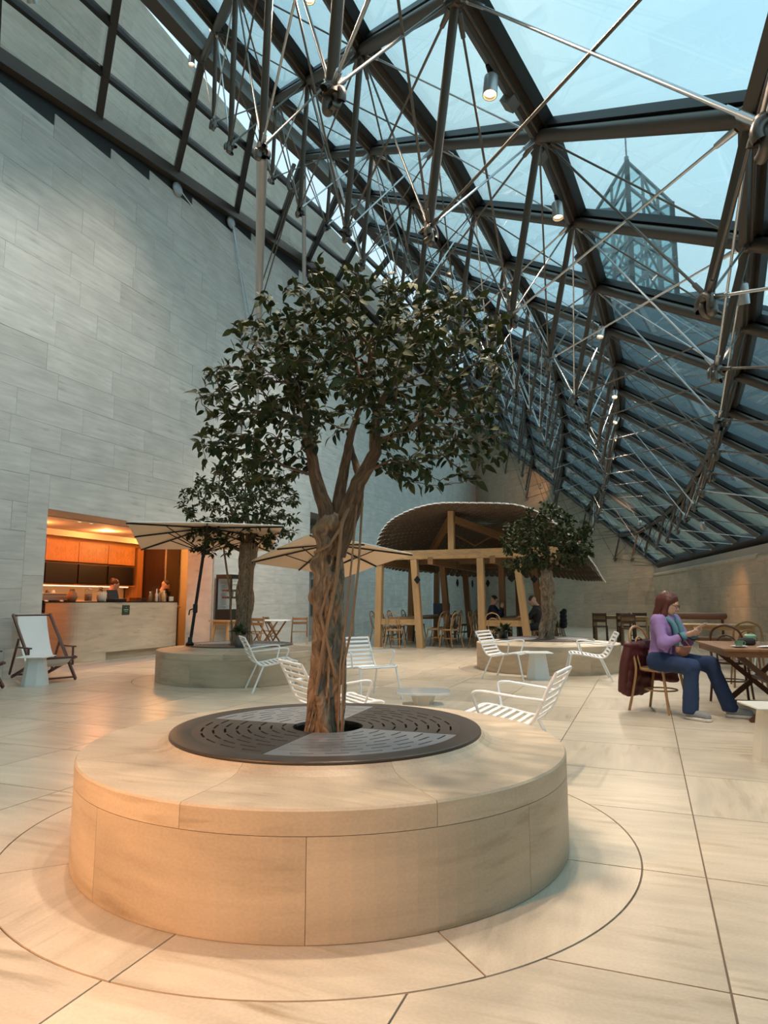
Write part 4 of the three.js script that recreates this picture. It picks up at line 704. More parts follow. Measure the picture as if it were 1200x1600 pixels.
// ---------------------------------------------------------------- further tables behind the woman
function plainTable(name, label, pos, ry, w, d, h, top, leg, group) {
  const t = thing(name, label, 'table', pos, ry, group); mesh('table_top', bx(w, 0.03, d, 0, h - 0.015, 0, 0.004), top, t);
  for (const s of [-1, 1]) for (const q of [-1, 1]) mesh('leg', bx(0.05, h - 0.03, 0.05, s * (w / 2 - 0.05), (h - 0.03) / 2, q * (d / 2 - 0.05), 0.004), leg, t);
  mesh('apron', merge([bx(w - 0.1, 0.07, 0.02, 0, h - 0.065, d / 2 - 0.05), bx(w - 0.1, 0.07, 0.02, 0, h - 0.065, -d / 2 + 0.05), bx(0.02, 0.07, d - 0.1, w / 2 - 0.05, h - 0.065, 0), bx(0.02, 0.07, d - 0.1, -w / 2 + 0.05, h - 0.065, 0)]), leg, t); return t;
}
plainTable('cafe_table', 'small pale wooden table by the end wall, left of the two', [-1.15, 0, -21.4], 0, 0.75, 0.75, 0.75, pine, pine, 'small tables by the end wall');
plainTable('cafe_table', 'small pale wooden table by the end wall, nearer the seated woman', [-0.35, 0, -20.3], 0, 0.75, 0.75, 0.75, pine, pine, 'small tables by the end wall');
plainTable('cafe_table', 'pale wooden table near the lit right wall, behind the wooden table', [1.05, 0, -14.1], 0, 1.5, 0.75, 0.76, pine, pine, 'small tables by the right wall');
function slatChair(label, pos, ry, group) { // dark ladder-backed chair, faces +z
  const t = thing('dark_chair', label, 'chair', pos, ry, group);
  mesh('seat', bx(0.42, 0.035, 0.42, 0, 0.45, 0, 0.012), walnut, t);
  for (const s of [-1, 1]) { mesh('front_leg', bar(V3(s * 0.18, 0.44, 0.18), V3(s * 0.19, 0, 0.19), 0.034, 0.034), walnut, t); mesh('back_post', bar(V3(s * 0.18, 0, -0.22), V3(s * 0.18, 0.84, -0.22), 0.034, 0.034), walnut, t); }
  for (const y of [0.62, 0.79]) mesh('back_slat', bx(0.36, 0.085, 0.018, 0, y, -0.22, 0.006), walnut, t);
  for (const s of [-1, 1]) mesh('stretcher', bar(V3(s * 0.185, 0.2, 0.18), V3(s * 0.18, 0.2, -0.22), 0.02, 0.02), walnut, t); return t;
}
const sc = slatChair('dark wooden chair left of the small pale tables by the end wall', [-1.3, 0, -20.75], Math.PI, 'dark chairs by the end wall');
copy(sc, [-0.62, 0, -20.95], Math.PI * 0.95, 'dark wooden chair between the two small pale tables', 'dark chairs by the end wall');
copy(sc, [-0.5, 0, -19.6], Math.PI, 'dark wooden chair nearest of those by the end wall, backrest towards us', 'dark chairs by the end wall');
copy(sc, [0.26, 0, -20.2], -Math.PI / 2, 'dark wooden chair right of the small pale tables, half behind the woman', 'dark chairs by the end wall');
copy(sc, [-0.2, 0, -21.1], 0.1, 'dark wooden chair furthest back at the end wall', 'dark chairs by the end wall');
{
  const t = thing('wall_bench', 'low brown bench with rolled leather bolster under the lit right wall', 'bench', [0.85, 0, -15.7], -0.02);
  mesh('seat', bx(1.5, 0.09, 0.45, 0, 0.40, 0, 0.02), tableWood, t); for (const s of [-1, 1]) for (const q of [-1, 1]) mesh('leg', bx(0.05, 0.36, 0.05, s * 0.66, 0.18, q * 0.16, 0.005), walnut, t);
  for (const s of [-1, 1]) mesh('post', bx(0.05, 0.5, 0.05, s * 0.6, 0.65, -0.16, 0.006), walnut, t); const g = new THREE.CapsuleGeometry(0.075, 1.25, 6, 16); g.rotateZ(Math.PI / 2); g.translate(0, 0.87, -0.16); mesh('bolster', g, std(0.24, 0.10, 0.05, 0.5), t);
}
// ---------------------------------------------------------------- kitchen niche behind the left wall
const st1 = (name, geo, mat) => { const m = mesh(name, geo, mat, scene); m.userData.kind = 'structure'; return m; };
{
  const plaster = std(0.62, 0.50, 0.36, 0.8), x1 = -12.75, z0 = -7.9, z1 = -14.75, trim = struct('trim_1');
  st1('ceiling_niche', bx(3.35, 0.2, 7.2, -11.2, 2.96, -11.35), plaster);
  mesh('cove_fascia', bx(0.06, 0.28, 6.0, -11.72, 2.72, -11.0), plaster, trim); mesh('lowered_ceiling', bx(1.65, 0.10, 6.6, -10.86, 2.76, -11.2), plaster, trim);
  mesh('cove_light', bx(0.05, 0.03, 5.8, -11.80, 2.78, -11.0), new THREE.MeshStandardMaterial({ color: 0x222222, emissive: lin(1, 0.50, 0.18), emissiveIntensity: 2.8 }), trim);
  st1('wall_niche_back', bx(0.2, 3.0, 7.2, x1 - 0.1, 1.5, -11.35), plaster); st1('wall_niche_side', bx(2.7, 3.0, 0.2, -11.4, 1.5, z0 + 0.1), plaster);
  st1('wall_niche_far', bx(2.75, 3.0, 0.2, -11.4, 1.5, z1 - 0.1), std(0.66, 0.52, 0.30, 0.75));
  mesh('jamb_lining', bx(0.68, 2.72, 0.03, -9.66, 1.36, -13.07), wallStone[3], leftWall); mesh('jamb_lining', bx(0.68, 2.72, 0.03, -9.66, 1.36, -8.38), wallStone[3], leftWall);
  st1('floor_niche', bx(3.4, 0.03, 7.0, -11.05, -0.0155, -11.3), floorStone[0]);
}
{ // fitted cupboards along the back
  const t = thing('kitchen_cupboards', 'orange wood cupboards with a row of black panels along the kitchen back wall', 'cupboard', [-12.55, 0, -11.4]);
  mesh('carcass', bx(0.36, 2.55, 0.10, 0.2, 1.27, 3.3), orangeWood, t); mesh('carcass', bx(0.36, 2.55, 0.22, 0.2, 1.27, -2.55), orangeWood, t);
  for (let i = 0; i < 6; i++) { const z = 2.75 - i * 0.92; mesh('upper_door', bx(0.03, 0.46, 0.905, 0.40, 2.30, z, 0.004), orangeWood, t); mesh('black_panel', bx(0.03, 0.44, 0.86, 0.40, 1.80, z, 0.003), std(0.006, 0.005, 0.005, 0.4), t); }
  mesh('header', bx(0.42, 0.09, 5.75, 0.2, 2.575, 0.4), orangeWood, t); mesh('upper_carcass', bx(0.36, 1.0, 5.6, 0.19, 2.06, 0.42), walnut, t); mesh('light_pelmet', bx(0.38, 0.035, 5.6, 0.2, 1.555, 0.42), orangeWood, t);
  mesh('splashback', bx(0.02, 0.6, 5.6, 0.03, 1.24, 0.42), std(0.7, 0.52, 0.34, 0.35), t);
  const lightBar = mesh('under_light', bx(0.05, 0.02, 5.4, 0.24, 1.53, 0.42), new THREE.MeshStandardMaterial({ color: 0x222222, emissive: lin(1, 0.66, 0.34), emissiveIntensity: 4 }), t); lightBar.userData.label = 'glowing strip under the black panels';
  const u = thing('kitchen_base_unit', 'orange wood base cupboard below the espresso machine at the left of the kitchen', 'cupboard', [-12.2, 0, -11.4]);
  mesh('carcass', bx(0.6, 0.80, 5.6, 0.0, 0.51, 0.42), orangeWood, u); mesh('kick', bx(0.5, 0.10, 5.6, -0.02, 0.05, 0.42), std(0.4, 0.34, 0.28, 0.5), u); mesh('worktop', bx(0.66, 0.035, 5.6, 0.01, 0.93, 0.42, 0.004), std(0.55, 0.45, 0.35, 0.3, 0.4), u);
  for (let i = 0; i < 6; i++) mesh('door', bx(0.02, 0.74, 0.90, 0.31, 0.53, 2.75 - i * 0.92, 0.003), orangeWood, u);
  const f = thing('tall_dark_unit', 'tall dark brown cupboard with pale metal edge at the right of the kitchen', 'cupboard', [-11.95, 0, -14.38]); mesh('carcass', bx(0.9, 2.68, 0.55, 0, 1.34, 0), wood(0.06, 0.03, 0.018, 0.4), f); mesh('edge_strip', bx(0.03, 2.6, 0.03, 0.46, 1.31, 0.28), stainless, f); mesh('door', bx(0.02, 2.55, 0.5, 0.46, 1.32, 0, 0.004), wood(0.07, 0.035, 0.02, 0.35), f);
}
{ // stone counter with a rounded left end
  const t = thing('service_counter', 'pale stone service counter with rounded end and thin black top', 'counter', [-10.25, 0, -10.0]);
  const P = [[0.02, -3.02], [0.02, -0.30]]; for (let i = 0; i <= 8; i++) { const a = i / 8 * Math.PI / 2; P.push([-0.28 + 0.30 * Math.cos(a), -0.30 + 0.30 * Math.sin(a)]); } P.push([-0.75, 0], [-0.75, -3.02]);
  const body = (pts, y0, y1) => { const s = new THREE.Shape(pts.map(([x, z]) => new THREE.Vector2(x, -z))); const g = new THREE.ExtrudeGeometry(s, { depth: y1 - y0, bevelEnabled: false }); g.rotateX(-Math.PI / 2); g.translate(0, y0, 0); return g; };
  const setUV = (g) => uvBox(g.index ? g.toNonIndexed() : g, 1);
  mesh('stone_front', setUV(body(P, 0.16, 1.155)), planterStone[2], t);
  mesh('stone_foot', setUV(body([[0.02, -0.85], ...P.slice(1, -1).map((p) => p), [-0.75, -0.85]], 0, 0.16)), planterStone[2], t);
  mesh('plinth', setUV(body([[-0.10, -3.02], [-0.10, -0.84], [-0.75, -0.84], [-0.75, -3.02]], 0, 0.16)), planterStone[0], t);
  mesh('counter_top', body([[0.03, -3.03], ...P.slice(1, -1).map(([x, z]) => [x * 1.02, z + 0.005]), [-0.76, -3.03]], 1.155, 1.175), blackSteel, t);
  // small green sign on the front
  const s = thing('counter_sign', 'small dark green square sign with pale lettering on the counter front', 'sign', [-10.23, 1.0, -11.35]);
  mesh('plate', bx(0.012, 0.20, 0.21, 0.008, 0, 0, 0.002), std(0.025, 0.055, 0.025, 0.5), s);
  const c = document.createElement('canvas'); c.width = 128; c.height = 128; const x = c.getContext('2d'); x.fillStyle = '#2b3d28'; x.fillRect(0, 0, 128, 128); x.fillStyle = '#c9d2b8'; x.fillRect(54, 26, 20, 4); for (let i = 0; i < 8; i++) x.fillRect(20 + i * 11, 56, 8, 11); for (let i = 0; i < 5; i++) x.fillRect(36 + i * 12, 86, 8, 6);
  const ct = new THREE.CanvasTexture(c); ct.colorSpace = THREE.SRGBColorSpace; const pl = new THREE.PlaneGeometry(0.19, 0.18); pl.rotateY(Math.PI / 2); pl.translate(0.0145, 0, 0); mesh('print', pl, new THREE.MeshStandardMaterial({ map: ct, roughness: 0.6 }), s);
}
// things on the counter and behind it
const CT = 1.175, cx = (z, x = -10.45) => [x, CT, z];
{
  const pot = thing('potted_plant', 'dark leafy plant in a white ribbed pot on the counter', 'potted plant', cx(-10.85, -10.42));
  mesh('pot', lathe([[0, 0], [0.075, 0], [0.095, 0.08], [0.10, 0.19], [0.092, 0.19], [0.085, 0.02], [0, 0.02]], 24), std(0.72, 0.66, 0.56, 0.6), pot); mesh('stem', rod(V3(0, 0.02, 0), V3(0.01, 0.24, 0), 0.008, 6), twigMat, pot);
  const r = rngOf(71); for (let i = 0; i < 16; i++) { const m = mesh('leaf', leafGeos[i % 3], leafMats[i % 4], pot); m.position.set(rr(-0.05, 0.05, r), rr(0.19, 0.27, r), rr(-0.05, 0.05, r)); m.rotation.set(0, r() * 6.28, rr(-0.2, 0.9, r)); m.scale.setScalar(1.6); }
  const terra = thing('clay_jar', 'rounded orange clay jar behind the left end of the counter', 'jar', [-10.62, CT, -10.28]); mesh('vessel', lathe([[0, 0], [0.07, 0], [0.10, 0.08], [0.085, 0.16], [0.05, 0.19], [0.055, 0.22], [0.045, 0.22], [0.04, 0.19], [0, 0.19]], 24), std(0.40, 0.17, 0.07, 0.6), terra); mesh('cork', lathe([[0, 0.215], [0.04, 0.215], [0.045, 0.25], [0, 0.25]], 16), std(0.30, 0.18, 0.08, 0.9), terra);
  const jar = thing('glass_jar', 'tall glass jar with a lid left of the white plant pot', 'jar', cx(-10.58, -10.5)); mesh('vessel', lathe([[0, 0], [0.075, 0], [0.08, 0.2], [0.06, 0.23], [0.055, 0.23], [0.07, 0.2], [0.07, 0.01], [0, 0.01]], 24), clearGlass, jar); mesh('lid', lathe([[0, 0.23], [0.062, 0.23], [0.062, 0.255], [0.02, 0.26], [0.015, 0.285], [0, 0.285]], 20), stainless, jar); mesh('filling', lathe([[0, 0.012], [0.066, 0.012], [0.066, 0.15], [0, 0.16]], 20), std(0.36, 0.16, 0.08, 0.8), jar);
  const card = thing('menu_card', 'white menu card standing on the counter right of the white plant pot', 'card', cx(-11.02, -10.5), 0.3); mesh('card_face', bx(0.006, 0.17, 0.12, 0, 0.085, 0), whitePaint, card); mesh('foot', bx(0.06, 0.012, 0.12, 0, 0.006, 0), clearGlass, card);
  const till = thing('cash_register', 'black cash register before the barista in the brown top', 'cash register', cx(-11.32, -10.5)); mesh('base', bx(0.3, 0.06, 0.36, 0, 0.03, 0, 0.01), blackPlastic, till); const scr = bx(0.025, 0.2, 0.3, -0.02, 0.16, 0, 0.006); scr.rotateZ(0.3); mesh('screen', scr, blackPlastic, till);
  const tray = thing('tray_stack', 'stack of dark trays before the bearded barista', 'tray', cx(-12.02, -10.5)); for (let i = 0; i < 5; i++) mesh('tray', bx(0.28, 0.012, 0.24, 0, 0.01 + i * 0.016, 0, 0.004), blackPlastic, tray);
  const bottles = [['amber', 0.30, 0.12, 0.03], ['green', 0.06, 0.16, 0.07], ['clear', 0.6, 0.62, 0.6], ['dark', 0.05, 0.03, 0.02], ['yellow', 0.55, 0.38, 0.10], ['pale', 0.7, 0.62, 0.48]];
  bottles.forEach(([n, ...c], i) => { const b = thing('bottle', `${n} glass bottle in the row at the right end of the counter`, 'bottle', cx(-12.3 - i * 0.11, -10.42 - (i % 2) * 0.06), 0, 'bottles at the right end of the counter'); const h = 0.19 + (i % 3) * 0.035; mesh('vessel', lathe([[0, 0], [0.03, 0], [0.032, h * 0.6], [0.014, h * 0.78], [0.013, h], [0, h]], 18), phys(...c, 0.1, { clearcoat: 1 }), b); mesh('cap', lathe([[0, h], [0.015, h], [0.015, h + 0.025], [0, h + 0.025]], 14), i % 2 ? blackSteel : stainless, b); });
  const herb = thing('herb_pot', 'dark spiky herb pot right of the bottles on the counter', 'potted plant', cx(-12.98, -10.45)); mesh('pot', lathe([[0, 0], [0.05, 0], [0.06, 0.1], [0, 0.1]], 16), blackPlastic, herb); const r2 = rngOf(5); for (let i = 0; i < 9; i++) { const m = mesh('leaf', leafGeos[i % 3], leafMats[3], herb); m.position.set(0, 0.1, 0); m.rotation.set(0, r2() * 6.28, 1.1 + r2() * 0.4); m.scale.setScalar(2.4); }
  const box = thing('card_holder', 'small clear holder of leaflets at the far right end of the counter', 'holder', cx(-12.85, -10.27)); mesh('stand', bx(0.05, 0.09, 0.14, 0, 0.045, 0, 0.004), clearGlass, box); mesh('leaflets', bx(0.03, 0.10, 0.12, 0, 0.06, 0), std(0.5, 0.55, 0.45, 0.7), box);
  const esp = thing('espresso_machine', 'black and steel espresso machine on the worktop at the left of the kitchen', 'coffee machine', [-12.12, 0.948, -10.95]);
  mesh('body', bx(0.5, 0.34, 0.95, 0, 0.17, 0, 0.02), blackPlastic, esp); mesh('cup_rail', bx(0.5, 0.05, 0.97, 0.02, 0.385, 0, 0.015), stainless, esp); mesh('drip_tray', bx(0.25, 0.05, 0.9, 0.28, 0.03, 0, 0.006), blackSteel, esp); mesh('steel_panel', bx(0.02, 0.10, 0.93, 0.262, 0.30, 0, 0.004), stainless, esp);
  for (let i = 0; i < 2; i++) { const gz = -0.2 + i * 0.4; const gr = mesh('group_head', lathe([[0, 0], [0.04, 0], [0.045, 0.07], [0, 0.08]], 18), stainless, esp); gr.position.set(0.31, 0.18, gz); mesh('handle', rod(V3(0.33, 0.19, gz), V3(0.48, 0.17, gz), 0.013, 8), blackPlastic, esp); }
  for (let i = 0; i < 5; i++) { const c = thing('stacked_cup', `upturned ${i % 2 ? 'brown' : 'white'} cup on the espresso machine, ${['first from the left', 'second from the left', 'middle one', 'second from the right', 'first from the right'][i]}`, 'cup', [-12.18, 1.36, -10.62 - i * 0.16], 0, 'cups on the espresso machine'); mesh('bowl', lathe([[0.04, 0], [0.044, 0], [0.03, 0.06], [0, 0.065]], 18), i % 2 ? std(0.12, 0.06, 0.04, 0.4) : whitePaint, c); }
  const menu = thing('wall_notice', 'pale notice board of two lines on the yellow kitchen wall behind the bearded barista', 'notice', [-10.9, 1.56, -14.62]); mesh('board', bx(0.34, 0.09, 0.012, 0, 0.09, 0), std(0.55, 0.5, 0.4, 0.6), menu); mesh('board', bx(0.26, 0.12, 0.012, -0.02, -0.06, 0), std(0.6, 0.54, 0.42, 0.6), menu); for (let i = 0; i < 4; i++) mesh('print_line', bx(0.24, 0.014, 0.004, -0.01, 0.105 - i * 0.05, 0.009), std(0.05, 0.05, 0.05, 0.7), menu);
  for (const [z, n] of [[-9.9, 'left'], [-10.2, 'right']]) { const d = thing('downlight', `small round recessed spotlight in the kitchen ceiling, ${n} of the pair`, 'ceiling light', [-10.15, 2.70, z]); mesh('rim', lathe([[0.035, 0.0], [0.05, 0.0], [0.05, 0.012], [0.035, 0.012]], 20), whitePaint, d); mesh('lens', lathe([[0, 0.004], [0.034, 0.004]], 16), new THREE.MeshStandardMaterial({ color: 0xffffff, emissive: lin(1, 0.75, 0.45), emissiveIntensity: 4 }), d); }
}
// passage beyond the kitchen, with its grey panel and notice
{
  const g = wallStone[2]; st1('ceiling_passage', bx(2.6, 0.2, 3.4, -10.8, 3.95, -19.5), std(0.16, 0.15, 0.13, 0.8)); st1('wall_passage_back', bx(0.2, 4.0, 3.8, -12.2, 2.0, -19.5), g); st1('wall_passage_near', bx(2.1, 4.0, 0.2, -11.1, 2.0, -17.7), g); st1('wall_passage_far', bx(2.1, 4.0, 0.2, -11.1, 2.0, -21.3), g); st1('floor_passage', bx(3, 0.03, 3.4, -10.8, -0.0155, -19.5), floorStone[1]);
  const c = thing('wall_cabinet', 'flat grey metal cabinet with a white notice, in the passage left of the big trunk', 'cabinet', [-10.5, 1.3, -21.18]); mesh('case', bx(0.9, 1.25, 0.06, 0, 0, 0, 0.006), std(0.14, 0.14, 0.14, 0.5), c); mesh('notice', bx(0.5, 0.34, 0.006, -0.05, 0.40, 0.035), std(0.66, 0.62, 0.55, 0.7), c); mesh('print_block', bx(0.2, 0.16, 0.004, 0.0, 0.38, 0.04), std(0.30, 0.27, 0.24, 0.7), c);
  const d = struct('door_1'); mesh('door_leaf', bx(0.05, 2.6, 1.2, XW + 0.06, 1.3, -30.6), std(0.62, 0.66, 0.70, 0.4), d); mesh('door_leaf', bx(0.05, 2.6, 1.2, XW + 0.06, 1.3, -31.9), std(0.62, 0.66, 0.70, 0.4), d); mesh('notice', bx(0.01, 0.5, 0.4, XW + 0.09, 1.5, -31.6), whitePaint, d); mesh('handle', bx(0.05, 0.03, 0.14, XW + 0.11, 1.05, -31.22), stainless, d);
}
// drinks cabinet on its trestle table
{
  const t = thing('console_table', 'plain wooden console table under the black glass cabinet', 'table', [-8.98, 0, -13.35]); mesh('table_top', bx(0.52, 0.035, 0.95, 0, 0.74, 0, 0.004), pine, t); for (const s of [-1, 1]) for (const q of [-1, 1]) mesh('leg', bar(V3(s * 0.17, 0.72, q * 0.34), V3(s * 0.22, 0, q * 0.42), 0.045, 0.045), pine, t); mesh('apron', bx(0.36, 0.07, 0.75, 0, 0.685, 0), pine, t);
  const f = thing('display_cabinet', 'black countertop display cabinet with glass door and wire shelves', 'display cabinet', [-9.0, 0.7575, -13.35]);
  mesh('base', bx(0.42, 0.24, 0.56, 0, 0.12, 0, 0.01), blackPlastic, f); mesh('top', bx(0.42, 0.09, 0.56, 0, 0.985, 0, 0.008), blackPlastic, f); mesh('back', bx(0.02, 0.72, 0.54, -0.19, 0.59, 0), std(0.66, 0.66, 0.64, 0.5), f);
  for (const s of [-1, 1]) for (const q of [-1, 1]) mesh('post', bx(0.035, 0.72, 0.04, s * 0.19, 0.59, q * 0.26), blackPlastic, f); const gd = mesh('glass_door', bx(0.008, 0.70, 0.48, 0.2, 0.59, 0), clearGlass, f); mesh('handle', bx(0.02, 0.16, 0.015, 0.215, 0.6, 0.22), stainless, gd);
  for (let i = 0; i < 4; i++) { const y = 0.32 + i * 0.16, w = []; for (let k = 0; k < 8; k++) w.push(rod(V3(-0.17, y, -0.22 + k * 0.063), V3(0.17, y, -0.22 + k * 0.063), 0.003, 5)); w.push(rod(V3(0.17, y, -0.24), V3(0.17, y, 0.24), 0.005, 5)); mesh('wire_shelf', merge(w), stainless, f); }
  for (const y of [0.485, 0.645]) { const s = thing('cake_bar', `row of wrapped dark snacks on a wire shelf of the glass cabinet, ${y > 0.6 ? 'upper' : 'lower'} row`, 'snacks', [-8.99, 0.7575 + y, -13.3]); for (let k = 0; k < 4; k++) mesh('snack', bx(0.2, 0.045, 0.07, 0, 0.022, -0.12 + k * 0.085, 0.01), std(0.12, 0.05, 0.03, 0.5), s); }
  mesh('label_plate', bx(0.006, 0.04, 0.12, 0.213, 0.10, 0), whitePaint, f);
  // round white folding table with four folding chairs
  const rt = thing('folding_table', 'round white folding table with wooden crossed legs by the left wall', 'table', [-8.32, 0, -14.1]); mesh('table_top', lathe([[0, 0.715], [0.44, 0.715], [0.45, 0.725], [0.45, 0.74], [0, 0.745]], 40), whitePaint, rt);
  for (const s of [-1, 1]) for (const q of [-1, 1]) mesh('leg', bar(V3(s * 0.26, 0.71, q * 0.2), V3(-s * 0.26, 0, q * 0.2), 0.035, 0.022, V3(0, 0, 1)), beechDim, rt); mesh('stretcher', bar(V3(0, 0.36, -0.2), V3(0, 0.36, 0.2), 0.03, 0.02), beechDim, rt);
  const fc = (label, pos, ry) => { const c = thing('folding_chair', label, 'chair', pos, ry, 'wooden folding chairs round the white table'); for (const s of [-1, 1]) { mesh('back_leg', bar(V3(s * 0.2, 0, 0.22), V3(s * 0.17, 0.8, -0.16), 0.026, 0.02), beechDim, c); mesh('front_leg', bar(V3(s * 0.18, 0, -0.22), V3(s * 0.18, 0.45, 0.16), 0.024, 0.018), beechDim, c); } for (let k = 0; k < 5; k++) mesh('seat_slat', bx(0.36, 0.014, 0.06, 0, 0.45, -0.13 + k * 0.07, 0.003), beechDim, c); for (const y of [0.66, 0.76]) mesh('back_slat', bx(0.36, 0.06, 0.014, 0, y, -0.10 - (y - 0.66) * 0.4, 0.003), beechDim, c); mesh('foot_bar', bar(V3(-0.19, 0.14, -0.1), V3(0.19, 0.14, -0.1), 0.02, 0.015), beechDim, c); return c; };
  const f1 = fc('wooden folding chair left of the white folding table', [-8.4, 0, -13.45], 0.1); copy(f1, [-8.98, 0, -14.2], 1.4, 'wooden folding chair between the white folding table and the wall'); copy(f1, [-8.72, 0, -14.75], 2.5, 'wooden folding chair behind the white folding table, near the wall'); copy(f1, [-7.85, 0, -14.6], -2.6, 'wooden folding chair right of the white folding table');
}
// small planter pot on the grate by the second tree, and greenery at the pavilion front
function leafyPot(label, pos, pot, r0, h, nL, sc, seed) { const t = thing('potted_plant', label, 'potted plant', pos); mesh('pot', lathe([[0, 0], [r0 * 0.85, 0], [r0, h], [r0 * 0.9, h], [r0 * 0.8, 0.02], [0, 0.02]], 24), pot, t); mesh('soil', lathe([[0, h * 0.9], [r0 * 0.9, h * 0.9]], 16), soil, t); const r = rngOf(seed); for (let i = 0; i < nL; i++) { const m = mesh('leaf', leafGeos[i % 3], leafMats[i % 4], t); const a = r() * 6.28; m.position.set(Math.cos(a) * r0 * 0.4, h * (0.9 + r() * 0.5), Math.sin(a) * r0 * 0.4); m.rotation.set(0, -a, rr(-0.3, 1.2, r)); m.scale.setScalar(sc * rr(0.7, 1.3, r)); } return t; }
leafyPot('small leafy plant in a grey zinc pot on the grate beside the slimmer tree', [-5.62, 0.525, -8.62], std(0.22, 0.22, 0.21, 0.5, 0.5), 0.09, 0.17, 26, 2.2, 9);
leafyPot('low leafy plant in a dark pot on the back planter, left of its tree', [-2.45, 0.525, -12.25], blackPlastic, 0.10, 0.12, 34, 2.4, 19);

// ---------------------------------------------------------------- parasols
const warmLitFabric = phys(0.86, 0.66, 0.47, 0.9, { transmission: 0.15, thickness: 0, side: THREE.DoubleSide }), valance = std(0.86, 0.84, 0.80, 0.9);  // white cloth; warm light off the floor is put into its peach colour
function parasol(label, foot, lean, half, hEdge, hApex, ry, tilt) {
  const t = thing('parasol', label, 'parasol', foot, ry), top = V3(lean[0], hApex, lean[1]);
  mesh('pole', rod(V3(0, 0, 0), top, 0.024, 12), blackSteel, t); mesh('foot_joint', lathe([[0, 0], [0.06, 0], [0.06, 0.03], [0.035, 0.05], [0.03, 0.12], [0, 0.12]], 20), blackSteel, t);
  const cr = top.clone().multiplyScalar(0.30); const ck = mesh('crank_housing', new RoundedBoxGeometry(0.07, 0.14, 0.08, 2, 0.015).translate(cr.x, cr.y, cr.z), blackSteel, t); mesh('crank_handle', bend([cr.clone(), cr.clone().add(V3(-0.08, -0.02, 0.03)), cr.clone().add(V3(-0.09, -0.10, 0.03))], 0.01, 0.02, 8), blackSteel, ck);
  const C = [[-1, -1], [1, -1], [1, 1], [-1, 1]].map(([a, b]) => V3(top.x + a * half, hEdge, top.z + b * half)), pt = (a, b) => a.clone().lerp(b, 0.5).add(V3(0, 0.015, 0));
  const cam = V3(-foot[0], 0, -foot[2]).normalize().applyAxisAngle(UP, -ry), axis = UP.clone().cross(cam).negate(); C.forEach((p) => p.sub(top).applyAxisAngle(axis, tilt).add(top)); // the near side lifted a little
  const edge = []; for (let i = 0; i < 4; i++) { edge.push(C[i], pt(C[i], C[(i + 1) % 4])); }
  for (let i = 0; i < 8; i++) { const a = edge[i], b = edge[(i + 1) % 8]; mesh('canopy_panel', slabQuad(top, a, b, top.clone().lerp(b, 0.02), 0.004, UP), warmLitFabric, t); const d = slabQuad(a.clone().add(V3(0, 0.006, 0)), b.clone().add(V3(0, 0.006, 0)), b.clone().lerp(top, 0.03).add(V3(0, 0.012, 0)), a.clone().lerp(top, 0.03).add(V3(0, 0.012, 0)), 0.005, UP); mesh('hem', d, valance, t); }
  for (let i = 0; i < 8; i++) { const rib = mesh('rib', bar(top.clone().add(V3(0, -0.03, 0)), edge[i].clone().add(V3(0, -0.012, 0)), 0.016, 0.022), blackSteel, t); const m = top.clone().lerp(edge[i], 0.55).add(V3(0, -0.02, 0)); mesh('strut', rod(V3(top.x * 0.8, hApex - 0.42, top.z * 0.8), m, 0.008, 6), blackSteel, rib); }
  const hub = lathe([[0, -0.06], [0.05, -0.06], [0.05, 0.02], [0, 0.05]], 18); hub.translate(top.x, hApex, top.z); mesh('hub', hub, blackSteel, t);
  const hub2 = lathe([[0.02, -0.04], [0.045, -0.04], [0.045, 0.04], [0.02, 0.04]], 18); hub2.translate(top.x * 0.8, hApex - 0.42, top.z * 0.8); mesh('runner', hub2, blackSteel, t); return t;
}
parasol('white square parasol left of the slimmer tree, its leaning black pole on the planter grate', [-6.51, 0.524, -8.62], [0.2, -0.14], 1.08, 1.64, 1.84, 0.62, 0.10);
parasol('white parasol behind the big trunk, its underside coloured peach for warm light, before the pavilion', [-4.62, 0, -9.5], [0.02, 0.0], 0.92, 1.84, 2.10, 1.03, 0.20);
